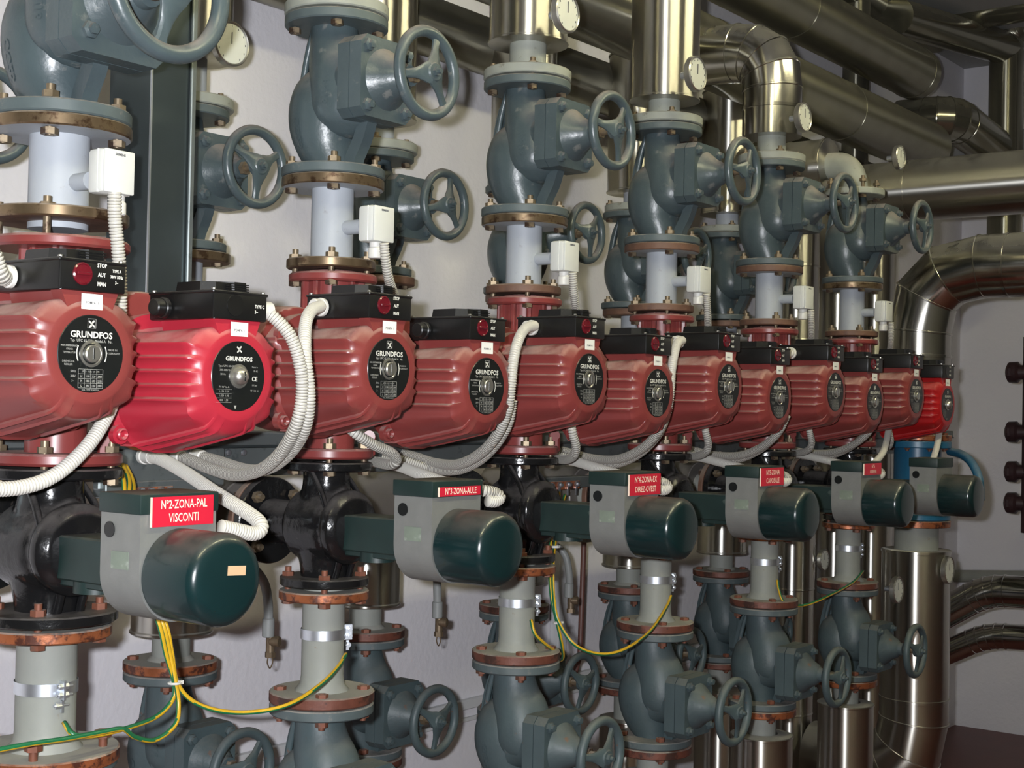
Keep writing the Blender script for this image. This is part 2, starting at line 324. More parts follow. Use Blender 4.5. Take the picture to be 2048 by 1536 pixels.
# ---------------------------------------------------------------- handwheel valve template
def wheel_mesh(m, seedrot, Rw=0.0800, rt_=0.0112):
    b = mbm(m); b.torus((0, 0, 0), (0, -1, 0), Rw, rt_, 56, 12, 1.0)
    for k in range(3):
        a = seedrot+k*2*PI/3; ca, sa = math.cos(a), math.sin(a); P = []; n = 7
        L = [(0.0, 0.022), (0.14, 0.0190), (0.30, 0.0135), (0.50, 0.0092), (0.8, 0.0080), (1.0, 0.0125)]
        ra = []; rb = []
        for side in (1, -1):
            pass
        top = []; bot = []
        for t, wd in L:
            x = 0.010+t*(Rw-0.012); y = 0.016*(1-t)**1.3
            for s_, lst in ((1, top), (-1, bot)): pass
            top.append([b.bm.verts.new((ca*x-sa*s*wd, -y*1.0-0.005, sa*x+ca*s*wd)) for s in (-1, -0.6, 0.6, 1)])
            bot.append([b.bm.verts.new((ca*x-sa*s*wd, -y*1.0+0.005, sa*x+ca*s*wd)) for s in (-1, -0.6, 0.6, 1)])
        for lst, dy in ((top, 0.003), (bot, -0.003)):
            for r_ in lst: r_[0].co.y += dy; r_[3].co.y += dy
        for i in range(len(L)-1):
            for j in range(3):
                b.face((top[i][j], top[i][j+1], top[i+1][j+1], top[i+1][j])); b.face((bot[i][j], bot[i+1][j], bot[i+1][j+1], bot[i][j+1]))
            b.face((top[i][0], top[i+1][0], bot[i+1][0], bot[i][0])); b.face((top[i][3], bot[i][3], bot[i+1][3], top[i+1][3]))
    b.cyl((0, 0.004, 0), (0, -1, 0), 0.019, 0.026, 24, 0.003)
    return b.mesh('handwheel')
def valve_body(m, Lh):
    """globe valve casting: S-shaped body between two flange necks, square bonnet flange to the front"""
    b = mbm(m); Hh = Lh
    up_ = spline([(0, .006, Hh-0.004), (0, 0.004, Hh-0.045), (0, -0.004, Hh-0.085), (0, -0.018, Hh*0.60), (0, -0.026, Hh*0.44), (0, -0.024, Hh*0.30), (0, -.022, Hh*.235)], 0.006); nu = len(up_)
    def ru(i):
        t = i/(nu-1); return 0.047+0.024*math.sin(min(1, t/.72)*PI/2)**2 if t < .72 else 0.071*math.sqrt(max(0.004, 1-((t-.72)/.28)**2))
    b.sweep(up_, ru, 36)
    lo = spline([(0, 0, 0.004), (0, 0.006, 0.035), (0, 0.018, 0.070), (0, 0.026, Hh*0.36), (0, 0.026, Hh*0.50), (0, 0.020, Hh*0.62), (0, .014, Hh*.70)], 0.006); nl = len(lo)
    def rl(i):
        t = i/(nl-1); return 0.045+0.029*math.sin(min(1, t/.55)*PI/2)**1.6 if t < .55 else 0.074*math.sqrt(max(0.004, 1-((t-.55)/.45)**2.2))
    b.sweep(lo, rl, 36)
    b.lathe([(.066, 0), (.058, .03), (.062, .055), (.066, .06)], (0, -.02, Hh*.5+(.022 if Lh > .32 else -.035)), (0, -1, 0), 36)
    tmp = b.bm.copy(); bmesh.ops.triangulate(tmp, faces=tmp.faces); tree = BVHTree.FromBMesh(tmp); tmp.free()
    b.sweep(spline([(0, 0.045, Hh-0.012), (0, 0.072, Hh-0.06), (0, 0.088, Hh*0.60), (0, 0.090, Hh*0.42), (0, .06, Hh*.2)], 0.012), 0.011, 4, ph=PI/4)
    for x in (-.020, .020): b.sweep(spline([(x, 0.040, Hh-0.012), (x, 0.058, Hh-0.06), (x, 0.072, Hh*0.60), (x, .065, Hh*.5)], 0.012), 0.007, 8)
    b.sweep(spline([(0, -0.050, 0.006), (0, -0.060, 0.04), (0, -0.078, Hh*0.22), (0, -.092, Hh*.34)], 0.012), 0.019, 4, ph=PI/4)
    # raised cast characters on the left belly
    V, Fs = text_geo('GG25', 0.026, 0.0006); vs = []
    for x, y in V:
        # text runs downward along -Z, glyph tops toward the wall
        p = Vector((-0.4, 0.034+y*0.9-0.0, Hh*0.27-x)); hit = tree.ray_cast(p, Vector((1, 0, 0)))
        vs.append(b.bm.verts.new((hit[0] if hit[0] else Vector((-0.06, p.y, p.z)))+Vector((-0.0016, 0, 0))))
    for f in Fs: b.face([vs[i] for i in f])
    V, Fs = text_geo('PN16', 0.022, 0.0006); vs = []
    for x, y in V:
        p = Vector((-0.4, -0.040+y*0.9, Hh*0.50-x)); hit = tree.ray_cast(p, Vector((1, 0, 0)))
        vs.append(b.bm.verts.new((hit[0] if hit[0] else Vector((-0.06, p.y, p.z)))+Vector((-0.0016, 0, 0))))
    for f in Fs: b.face([vs[i] for i in f])
    return b
def make_valve(name, label, m, rimt, rimb, loc, wz, rot, botmat, topmat, bk, Lh=0.323, nb=4, wheel_y=-0.245):
    t = empty(name, loc, label, 'valve')
    if (m, Lh) not in KIDS: KIDS[(m, Lh)] = valve_body(m, Lh).mesh('valve_body', 50)
    ob('valve_body', KIDS[(m, Lh)], t)
    b = MB(); flange(b, 0.0, 0.020, 0.104, 0.035, M[rimb], M[rimb]); b.obj('lower_flange', t)
    b = MB(); flange(b, Lh-0.020, 0.020, 0.104, 0.035, M[rimt], M[rimt]); b.obj('upper_flange', t)
    zc = Lh*0.5+wz
    oct_ = [(-0.058, -0.080), (0.058, -0.080), (0.074, -0.064), (0.074, 0.064), (0.058, 0.080), (-0.058, 0.080), (-0.074, 0.064), (-0.074, -0.064)]
    Fy = Matrix(((1, 0, 0), (0, 0, -1), (0, 1, 0)))
    b = mbm(m); b.poly(oct_, 0.030, (0, -0.078, zc), None, a=Fy); b.poly(oct_, 0.030, (0, -0.110, zc), None, a=Fy, scale=0.99)
    b.lathe([(0.062, 0), (0.052, 0.012), (0.040, 0.026), (0.030, 0.045), (0.022, 0.052), (0.020, 0.066), (0, 0.066)], (0, -0.138, zc), (0, -1, 0), 32)
    b.obj('bonnet', t)
    if ('bb', m) not in KIDS:
        b = mbm(m); b.lathe([(0.013, 0), (0.013, 0.007), (0.008, 0.010), (0.008, 0.016), (0, 0.017)], (0, 0, 0), (0, -1, 0), 6); KIDS[('bb', m)] = b.mesh('bonnet_bolt')
    for x in (-1, 1):
        for z in (-1, 1): ob('bonnet_bolt', KIDS[('bb', m)], t, (x*0.054, -0.139, zc+z*0.058))
    b = mbm('boltd'); b.cyl((0, -0.200, zc), (0, -1, 0), 0.0085, 0.052, 16); b.hexa((0, -0.206, zc), (0, -1, 0), 0.015, 0.012); b.obj('stem', t)
    ob('handwheel', wheel_mesh(m, rot), t, (0, wheel_y, zc))
    b = mbm(m); b.hexa((0, wheel_y-0.022, zc), (0, -1, 0), 0.010, 0.007); b.cyl((0, wheel_y-0.028, zc), (0, -1, 0), 0.005, 0.008, 12); b.obj('wheel_nut', t)
    bolts(t, -0.0, 0.083, nb, bk); bolts(t, Lh, 0.083, nb, bk)
    return t
JT = 0.001
# upper valves
rots = [0.35, 1.25, 0.9, 1.0, 0.8, 0.75]
xo = [0.0, 0.0, 0.008, 0.0, 0.006, -0.006]
vlab = ['large blue-grey handwheel valve above the leftmost red pumps, cut off by the frame top',
        'blue-grey handwheel valve in the second front column, fully seen against the white wall',
        'blue-grey handwheel valve in the third front column, under a clad pipe with a dial',
        'blue-grey handwheel valve in the fourth front column, below the tall straight clad pipe',
        'blue-grey handwheel valve in the fifth front column, below the short clad elbow',
        'blue-grey handwheel valve in the sixth front column, furthest right of the upper row']
for k in range(6):
    s = 1.1 if k == 0 else 1.0
    v = make_valve('handwheel_valve', vlab[k], 'blue', 'bluerim', 'bluerim', (XC[k]+xo[k], YC, 2.206), 0.022 if k else 0.006, rots[k], None, None, 'brass')
    v['group'] = 'upper handwheel valves of the front row'; v.scale = (s, s, s)
    if k == 0:
        for ch in v.children:
            if ch.name.startswith('handwheel'): ch.scale = (1.18, 1.18, 1.18)
            if ch.name.startswith('bonnet') and 'bolt' not in ch.name: ch.scale = (1.12, 1.0, 1.12); ch.location.z -= .12*(.323*.5+.006)
# lower valves
rots = [0.2, 0.4, 0.9, 0.75, 0.9, 0.6]
llab = ['blue-grey valve flange bolted under the leftmost grey pipe at the bottom left corner',
        'blue-grey handwheel valve at the bottom edge under the pipe with the sagging earth wire',
        'blue-grey handwheel valve in the third front column at the bottom edge',
        'blue-grey handwheel valve in the fourth front column, lower row',
        'blue-grey handwheel valve in the fifth front column, lower row',
        'blue-grey handwheel valve in the sixth front column, lower row, beside the big clad riser']
for k in range(6):
    s = 1.12 if k == 0 else 1.0
    z0 = 0.846 if k else 1.172-0.31*1.12
    v = make_valve('handwheel_valve', llab[k], 'bluel', 'bluerim', 'bluerim', (XC[k]+xo[k], YC, z0), -0.035, rots[k], None, None, 'rust', Lh=0.308)
    v['group'] = 'lower handwheel valves of the front row'; v.scale = (s, s, s)
# ---------------------------------------------------------------- upper spool pieces with white sensor
def spool(k):
    s = 1.12 if k == 0 else 1.0; x = XC[k]+xo[k]
    t = empty('pipe_spool', (x, YC, 2.02), ['pale grey flanged pipe piece above the leftmost pumps', 'pale grey flanged pipe piece in the second front column', 'pale grey flanged pipe piece in the third front column', 'pale grey flanged pipe piece in the fourth front column', 'pale grey flanged pipe piece in the fifth front column', 'pale grey flanged pipe piece in the sixth front column'][k], 'pipe', 'pale grey pipe pieces above the pumps')
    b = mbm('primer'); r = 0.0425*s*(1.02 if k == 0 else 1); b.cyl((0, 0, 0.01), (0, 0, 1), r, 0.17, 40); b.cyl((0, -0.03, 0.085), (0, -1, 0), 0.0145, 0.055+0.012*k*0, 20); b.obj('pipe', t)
    b = MB(); flange(b, 0.164, 0.021, 0.103*s, 0.03, M['bronze'] if k not in (3, 4) else M['rust'], M['primer']); b.obj('upper_flange', t)
    b = MB(); zf = 0.002; flange(b, zf+(0.018 if k == 0 else 0), 0.019, (0.090 if k else 0.114), 0.03, M['bronze'] if k in (0, 1) else M['rust'], M['rust']); b.obj('lower_flange', t)
    bolts(t, -0.001+(0.012 if k == 0 else 0), (0.072 if k else 0.094), 4, 'brass')
    return t
for k in range(6): spool(k)
def sensor(k):
    x = XC[k]+xo[k]
    t = empty('temperature_sensor', (x+.012, YC-0.088*(1.15 if k == 0 else 1), 2.108+(0.008 if k == 0 else 0)), 'white square temperature sensor box on the pale grey pipe of the %s front column' % ORD[k], 'sensor', 'white sensor boxes on the pipe pieces')
    b = mbm('white'); b.box((0, -0.020, 0), (0.062, 0.040, 0.072), 0.007, seg=2); b.box((0.0, -0.041, 0), (0.058, 0.006, 0.070), 0.0028, seg=2)
    b.box((0, -0.027, 0), (0.0635, 0.003, 0.070), 0.001); b.obj('sensor_case', t)
    b = mbm('inkd'); put_text(b, 'SIEMENS', 0.0052, (0.0, -0.0445, 0.027), bold=0.0002); b.obj('lettering', t)
    b = mbm('gland'); gx = .012 if k == 0 else -.001; b.cyl((gx, -0.022, -0.034), (0, 0, -1), 0.0125, 0.012, 20, 0.001); b.cyl((gx, -0.022, -0.045), (0, 0, -1), 0.0145, 0.022, 20, 0.002); b.obj('cable_gland', t)
    return t
for k in range(6): sensor(k)
# ---------------------------------------------------------------- pump casting shared by two motor heads
def casting_mesh():
    b = mbm('red')
    b.lathe([(0.050, -0.18), (0.050, -0.12), (0.062, -0.05), (0.062, 0.06), (0.056, 0.12), (0.054, 0.19)], (0, 0, 0), (0, 0, 1), 32)
    b.cyl((0, 0, -0.18), (0, 0, 1), 0.049, 0.37)
    for s in (-1, 1):
        b.lathe([(0, 0), (0.085, 0.0), (0.118, 0.015), (0.122, 0.04), (0.120, 0.095), (0, 0.095)], (s*0.138, 0.045, -0.012), (0, -1, 0), 40)
    b.lathe([(0, 0), (0.075, 0.0), (0.09, 0.02), (0.09, 0.08), (0, 0.08)], (0, 0.04, -0.02), (0, -1, 0), 32)
    o = b.obj('casting'); bake(o, [('REMESH', dict(mode='VOXEL', voxel_size=0.005, use_smooth_shade=True)), ('SMOOTH', dict(factor=0.6, iterations=5))])
    bm_ = bmesh.new(); bm_.from_mesh(o.data); b = MB(); b.bm.free(); b.bm = bm_; b.use(M['red'])
    for i in range(10):
        a = i*2*PI/10+0.2; b.box((0.058*math.cos(a), 0.058*math.sin(a), 0.125), (0.016, 0.012, 0.10), 0.003, Matrix.Rotation(a, 3, 'Z'))
    bpy.data.objects.remove(o); return b.mesh('casting', 40)
CAST = casting_mesh()
for k in range(6):
    x = XC[k]+xo[k]; s = 1.18 if k == 0 else 1.0
    t = empty('pump_casting', (x+0.006, YC, 1.83), 'red cast pump housing carrying both motors of the %s front column' % ORD[k], 'pump housing', 'red pump housings')
    ob('volute', CAST, t)
    b = mbm('red'); R = 0.089 if k else 0.112; z0 = 0.165; b.lathe([(0.03, 0), (R-0.004, 0), (R, 0.004), (R, 0.014), (R-0.004, 0.018), (0.03, 0.018)], (0, 0, z0), (0, 0, 1), 48)
    b.obj('upper_flange', t)
    b = mbm('red'); R = 0.088 if k else 0.108; b.lathe([(0.03, 0), (R-0.004, 0), (R, 0.004), (R, 0.016), (R-0.004, 0.020), (0.03, 0.020)], (0, 0, -0.187), (0, 0, 1), 48)
    b.box((0.060, -0.052, -0.160), (0.026, 0.020, 0.05), 0.006, Matrix.Rotation(-PI/4, 3, 'Z')); b.lathe([(0, 0), (0.012, 0), (0.012, 0.024), (0, 0.024)], (0.052, -0.060, -0.142), (0.7, 0.7, 0), 14)
    b.obj('lower_flange', t)
    bolts(t, -0.188, 0.070 if k else 0.09, 4, 'brass')
# ---------------------------------------------------------------- pump motor heads
FZ = [.050, .0275, .0050, -.0175, -.040]
def motor_section():
    """right half outline from top centre to bottom centre: (kind, a, b) resolved per ring"""
    pts = []
    for i in range(7): pts.append(('T', i/6*.62, 0))
    for i in range(1, 6): pts.append(('S', i/6, 0))
    for q in FZ:
        pts += [('F', q+.0042, 0), ('F', q+.0006, 1.15), ('F', q-.0020, 1.1), ('F', q-.0060, .45), ('F', q-.0120, .12), ('F', q-.0175, 0)]
    for i in range(1, 9): pts.append(('D', i/8, 0))
    pts += [('L', .62, 0), ('L', .60, 1), ('L', .56, 1), ('L', .54, 0), ('L', .40, 0), ('L', .38, 1), ('L', .34, 1), ('L', .32, 0), ('L', .16, 0), ('L', .0, 0)]
    return pts
def motor_mesh(m):
    b = mbm(m); SEC = motor_section()
    # y, morph 0 circle..1 section, circle r, W, T, B, fin amp
    S = [(0, 0, .0600, .08, .08, .08, 0), (0, 0, .0700, .08, .08, .08, 0), (.0015, 0, .0735, .08, .08, .08, 0), (.005, .15, .0775, .078, .080, .083, .006),
         (.009, .55, .0800, .081, .082, .088, .010), (.013, .85, .082, .0845, .083, .0915, .0085), (.018, 1, .087, .0870, .083, .094, .0075), (.030, 1, .088, .0885, .082, .097, .0085), (.09, 1, .1, .0950, .079, .109, .0105),
         (.13, 1, .1, .100, .077, .117, .0110), (.168, 1, .1, .105, .076, .124, .0110), (.173, .95, .12, .112, .080, .127, .004), (.176, .8, .128, .118, .10, .130, 0), (.203, .8, .128, .118, .10, .130, 0), (.214, .8, .116, .108, .09, .12, 0)]
    rings = []
    for y, mo, cr, W, Tt, Bb, fa in S:
        half = []
        for kd, u, v in SEC:
            if kd == 'T': p = (u*W*.80, Tt-.006*(u/.62)**2)
            elif kd == 'S': p = (W*(.496+(.504-.03)*u), (Tt-.006)*(1-u)+.0535*u-.004*math.sin(u*PI)*-1.6)
            elif kd == 'F': p = (W*(1-.03*(u > .045))+fa*v, u)
            elif kd == 'D': t = u; p = (W*(1-.40*t**1.3)+.004*math.sin(t*PI), -.0585-(Bb-.0585-.014)*t)
            else: p = (W*u, -Bb+(.010 if u > .5 else (.004 if u > .3 else 0))-fa*.45*v)
            if mo < 1:
                # keep the order round the ring while morphing to a circle
                k = len(half)/(len(SEC)-1); ang = math.atan2(p[1], p[0]) if 0 < len(half) < len(SEC)-1 else (PI/2 if not half else -PI/2)
                c = (cr*math.cos(ang), cr*math.sin(ang)); p = (c[0]*(1-mo)+p[0]*mo, c[1]*(1-mo)+p[1]*mo)
            half.append(p)
        full = [(x, z) for x, z in half]+[(-x, z) for x, z in half[-2:0:-1]]
        rings.append([b.bm.verts.new((x, y, z)) for x, z in full])
    NA = len(rings[0])
    for i in range(len(rings)-1):
        for j in range(NA): b.face((rings[i][j], rings[i][(j+1) % NA], rings[i+1][(j+1) % NA], rings[i+1][j]))
    b.face(rings[0][::-1]); b.face(rings[-1])
    # neck that carries the terminal box
    Fy = Matrix(((1, 0, 0), (0, 0, 1), (0, -1, 0)))
    n = len(rings)
    for (x0, x1, y0, y1, z0, z1) in [(-.044, .044, .003, .030, .058, .0905), (-.036, .036, .030, .145, .045, .0905)]:
        vs = [b.bm.verts.new(p) for p in ((x0*0.80, y0, z0), (x1*0.80, y0, z0), (x1*0.80, y1, z0), (x0*.80, y1, z0), (x0*1.12, y0+.002, z1), (x1*1.12, y0+.002, z1), (x1*1.12, y1, z1), (x0*1.12, y1, z1))]
        for f in ((0, 1, 5, 4), (1, 2, 6, 5), (2, 3, 7, 6), (3, 0, 4, 7), (4, 5, 6, 7), (3, 2, 1, 0)): b.face([vs[q] for q in f])
    for (x, z) in ((-.096, -.098), (.096, -.098), (-.098, .060), (.098, .060)):
        b.lathe([(.016, 0), (.016, .012), (.0, .012)], (x, .182, z), (0, -1, 0), 20); b.lathe([(.0105, .010), (.0105, .018), (.008, .020), (.004, .016), (0, .016)], (x, .182, z), (0, -1, 0), 12)
    return b.mesh('motor_body', 32)
def nameplate_text(kind):
    b = mbm('ink')
    put_text(b, 'GRUNDFOS', 0.0128 if kind != 'C' else .0100, (0, -0.0012, 0.0270 if kind != 'C' else .0275), bold=0.00035, sx=1.06)
    if kind == 'C':
        b2 = [('CE', .010, .034, -.004, .0002)]
        for t_, s_, x, z, bo in b2: put_text(b, t_, s_, (x, -0.0012, z), bold=bo)
    # emblem above the name
    for a in (0.7, -0.9, 2.0): b.box((0.0, -0.0012, 0.043), (0.013 if a < 1 else .008, 0.0004, 0.0022), 0, Matrix.Rotation(a, 3, 'Y'))
    b.use(M['inks'])
    if kind != 'C':
        for x0, z0, w_, h_ in ((0, .0505, .014, .0006), (0, .0370, .014, .0006), (-.007, .0437, .0006, .014), (.007, .0437, .0006, .014)): b.box((x0, -0.0010, z0), (w_, .0004, h_))
        put_text(b, 'Typ  UPC 65-120   Model A   Nr.', 0.0056, (0, -.0012, .0185), sx=.95, bold=.0001)
        put_text(b, 'MAX. SYSTEMDRUCK', .0038, (-.037, -.0012, .0105), sx=.8, bold=.0001); put_text(b, '10BAR', .0042, (-.037, -.0012, .0055)); put_text(b, 'TEMPERATUR', .0040, (-.037, -.0012, .0005), sx=.9)
        put_text(b, 'MADE IN', .0042, (.037, -.0012, .0065)); put_text(b, 'W.GERMANY', .0042, (.038, -.0012, .0015), sx=.95)
        put_text(b, 'DREHZAHL', .0042, (-.038, -.0012, -.012)); put_text(b, 'REGLER', .0042, (-.038, -.0012, -.0165))
        for i in range(5): b.box((0, -.0010, -.0225-i*.0068), (.042, .0004, .0005))
        for i in range(5): b.box((-.021+i*.0105, -.0010, -.0361), (.0005, .0004, .0272))
        put_text(b, 'SPEED  P1(W)  I(A)  RPM', .0036, (0, -.0012, -.0260), sx=.78)
        for r, row in enumerate((('H', '1150', '2.20', '2800'), ('M', '1050', '1.95', '2550'), ('L', '840', '1.50', '2000'))):
            for c, q in enumerate(row): put_text(b, q, .0046, (-.0158+c*.0105, -.0012, -.0330-r*.0068), sx=.8, bold=.0001)
        for q, z in (('50Hz', -.0260), ('380V', -.0330), ('3~', -.0398)): put_text(b, q, .0048, (-.030, -.0012, z), sx=.9)
        put_text(b, 'ISOL. TEMP. KLASSE H', .0036, (0, -.0012, -.0525), sx=.85)
    else:
        put_text(b, 'Type UPC 65-120', .0046, (-.026, -.0012, .0155)); put_text(b, '380-400V 3~', .0046, (-.028, -.0012, .009)); put_text(b, '50 Hz', .0046, (-.033, -.0012, .0025))
        put_text(b, 'Made in', .0040, (.034, -.0012, .0155)); put_text(b, 'IP 42', .0044, (.036, -.0012, .009)); put_text(b, '10 bar', .0044, (.034, -.0012, -.014))
        for i in range(4): put_text(b, ('P1 W  In A', '1.150  2.20', '1.050  1.95', '840  1.50')[i], .0046, (-.030, -.0012, -.018-i*.007)); b.box((-.030, -.001, -.0215-i*.007), (.032, .0004, .0004))
        put_text(b, 'TF 110  H', .0042, (.034, -.0012, -.023)); b.poly([(-.003, .003), (.003, .003), (0, -.003)], .0004, (-.006, -.0008, -.050), (0, -1, 0))
    return b.mesh('lettering')
MOT = {'red': motor_mesh('red'), 'redb': motor_mesh('redb'), 'redd': motor_mesh('redd')}
def platemesh():
    b = mbm('plate'); b.lathe([(0, .001), (.0555, .001), (.0565, .0), (.0565, -.004), (0, -.004)], (0, 0, 0), (0, -1, 0), 64); return b.mesh('nameplate')
PLATE = platemesh(); LET = {'A': nameplate_text('A'), 'C': nameplate_text('C')}
def plugmesh(kind):
    b = mbm('chrome'); b.lathe([(.0195, -.001), (.0195, .0015), (.0165, .0020), (.0150, .0008)], (0, 0, 0), (0, -1, 0), 32)
    if kind == 'A': b.lathe([(.0130, -.001), (.0130, .0050), (.0115, .0065), (0, .0065)], (0, 0, 0), (0, -1, 0), 32)
    else: b.lathe([(.0150, -.001), (.0150, .004), (.012, .011), (.006, .015), (0, .016)], (0, 0, 0), (0, -1, 0), 32)
    b.use(M['plate']); b.box((0, -.0068 if kind == 'A' else -.0155, 0), (.0016, .0006, .016))
    b.use(M['ink'])
    if kind == 'A':
        for s in (1, -1):
            b.lathe([(.0245, .0004), (.0262, .0004)], (0, -.001, 0), (0, -1, 0), 10, a0=(-.45 if s > 0 else PI-.45), a1=(.45 if s > 0 else PI+.45))
    return b.mesh('vent_plug')
PLUG = {'A': plugmesh('A'), 'C': plugmesh('C')}
def boxmesh():
    b = mbm('blackp'); b.box((0, .077, .113), (.114, .158, .046), .003, seg=2); b.box((0, .077, .1335), (.117, .161, .005), .0015)
    b.box((-.0, .077, .0925), (.108, .150, .004), .001); b.cyl((-.052, .002, .090), (0, 0, 1), .0035, .047, 10)
    return b.mesh('terminal_box')
def lidmesh():
    b = mbm('blackp'); 
    for (cx, cy, sx, sy, h) in ((.002, .075, .084, .084, .017), (.022, .060, .050, .06, .019)):
        oct_ = [(-sx/2, -sy/2+.018), (-sx/2+.018, -sy/2), (sx/2-.006, -sy/2), (sx/2, -sy/2+.006), (sx/2, sy/2-.018), (sx/2-.018, sy/2), (-sx/2+.006, sy/2), (-sx/2, sy/2-.006)]
        b.poly(oct_, h, (cx, cy, .1355), (0, 0, 1), scale=.95)
    for i in range(4): b.box((.022, .031, .140+i*.0036), (.046, .004, .0015))
    return b.mesh('lid')
TBOX = boxmesh(); LID = lidmesh()
def screw():
    b = mbm('chrome'); b.cyl((0, 0, 0), (0, 0, 1), .0038, .004, 10, .001); return b.mesh('cover_screw')
SCR = screw()
def boxletters(kind):
    b = mbm('ink'); y = -.0028
    if kind in ('A', 'B'):
        for i, q in enumerate(('STOP', 'AUT', 'MAN')): put_text(b, q, .0080, (.014, y, .1285-i*.0135), bold=.0003, sx=.85)
    if kind == 'A':
        for i, q in enumerate(('TYPE A', '380V 50Hz', '3~')): put_text(b, q, .0062, (.040, y, .1225-i*.0085), sx=.8, bold=.0002)
    if kind == 'C':
        for i, q in enumerate(('TYPE C', '3~')): put_text(b, q, .0075, (.040-(.007 if i else 0), y, .114-i*.009), sx=.85, bold=.0003)
    return b.mesh('lettering')
BL = {q: boxletters(q) for q in 'ABC'}
def knobmesh():
    b = mbm('knob'); b.lathe([(.0165, 0), (.0165, .002), (.0145, .0035), (.013, .0015), (0, .0015)], (0, 0, 0), (0, -1, 0), 28)
    b.box((0, -.0040, 0), (.024, .0050, .0045), .001); return b.mesh('selector_knob')
KNOB = knobmesh()
def stickermesh():
    b = mbm('sticker'); b.box((0, 0, 0), (.036, .0008, .0225), 0); b.use(M['inkd']); put_text(b, 'POMPA  1', .0052, (0, -.0007, -.002), bold=.0001); return b.mesh('sticker')
STK = stickermesh()
def glandmesh(m):
    b = mbm(m); b.cyl((0, 0, 0), (-1, 0, 0), .0170, .010, 24, .002); b.cyl((-.009, 0, 0), (-1, 0, 0), .0145, .017, 24, .002); return b.mesh('cable_gland')
GL = {'gland': glandmesh('gland'), 'blackp': glandmesh('blackp')}
PX = []
for k in range(6):
    x = XC[k]+xo[k]; PX.append((x-0.139 if k else 1.245, 1.817)); PX.append((x+0.148 if k else 1.527, 1.793))
plab = ['large red pump motor at the left edge, TYPE A box with white gland',
        'bright pinkish red pump motor, second from the left, black gland on its box',
        'dusty red pump motor, third from the left, white conduit into its box side',
        'dusty red pump motor, fourth from the left, black plug on its box side',
        'dusty red pump motor, fifth from the left, white conduit entering its box',
        'dusty red pump motor, sixth from the left', 'dusty red pump motor, seventh from the left', 'dusty red pump motor, eighth from the left',
        'dusty red pump motor, ninth from the left', 'dusty red pump motor, tenth from the left', 'dusty red pump motor, eleventh from the left, before the last red one',
        'small deep red pump motor, last at the right end of the row']
YN = 1.712
for i, (x, z) in enumerate(PX):
    c = 'redb' if i == 1 else ('redd' if i == 11 else 'red'); kd = 'C' if i == 1 or i == 11 else 'A'
    t = empty('circulation_pump', (x, YN, z), plab[i], 'pump', 'red circulation pump motors in a row')
    ob('motor_body', MOT[c], t); pl = ob('nameplate', PLATE, t); ob('lettering', LET[kd], pl); ob('vent_plug', PLUG[kd], t, (0, -.001, 0.0))
    bx = ob('terminal_box', TBOX, t); ob('lid', LID, bx); [ob('cover_screw', SCR, bx, (sx_, sy_, .1355)) for sx_, sy_ in ((-.052, .004), (.052, .004), (.052, .150), (-.052, .150))]
    ob('lettering', BL['C' if i == 1 else ('A' if i == 0 else 'B')], bx)
    if i not in (1, 11): ob('selector_knob', KNOB, t, (-.019, -.002, .1145))
    else:
        b = mbm('blackp'); b.cyl((0, 0, 0), (0, -1, 0), .017, .0015, 28); b.obj('blank_cover', t, (-.012, -.002, .113))
    ob('sticker', STK, t, (0.0, -.0002, .0755))
    if i in (0, 2, 4, 6, 8): ob('cable_gland', GL['gland'], t, (-.058, .112, .111))
    elif i in (1, 3): ob('cable_gland', GL['blackp'], t, (-.058, .112, .109))
    if i == 1:
        g = ob('cable_gland', GL['gland'], t, (.058, .020, .112)); g.rotation_euler = (0, 0, PI)
# ---------------------------------------------------------------- black mixing valves
def mixmesh(m):
    b = mbm(m)
    b.lathe([(.046, -.115), (.050, -.08), (.060, -.03), (.060, .03), (.048, .08), (.046, .115)], (0, 0, 0), (0, 0, 1), 32); b.cyl((0, 0, -.115), (0, 0, 1), .046, .23)
    b.lathe([(0, -.075), (.055, -.068), (.072, -.05), (.074, .0), (.074, .035), (.068, .052), (.074, .056), (.074, .072), (.060, .085), (.035, .09), (0, .09)], (0, .0, 0), (0, -1, 0), 40)
    b.lathe([(.050, 0), (.044, .07), (.046, .165)], (0, .0, 0), (0, 1, 0), 32); b.cyl((0, 0, 0), (0, 1, 0), .044, .165)
    o = b.obj('mix'); bake(o, [('REMESH', dict(mode='VOXEL', voxel_size=0.0042, use_smooth_shade=True)), ('SMOOTH', dict(factor=0.6, iterations=4))])
    bm_ = bmesh.new(); bm_.from_mesh(o.data); b = MB(); b.bm.free(); b.bm = bm_; b.use(M[m])
    for s in (-1, 1):
        b.sweep(spline([(s*.044, -.0, .11), (s*.05, -.035, .07), (s*.052, -.055, .03)], .01), .006, 8)
        b.sweep(spline([(s*.02, -.045, -.11), (s*.02, -.058, -.07), (s*.03, -.068, -.03)], .01), .007, 8)
    V, Fs = text_geo('DN65', .024, .0006); bpy.data.objects.remove(o); return b.mesh('body', 50)
MIX = mixmesh('black')
MIXB = mixmesh('brightblue')
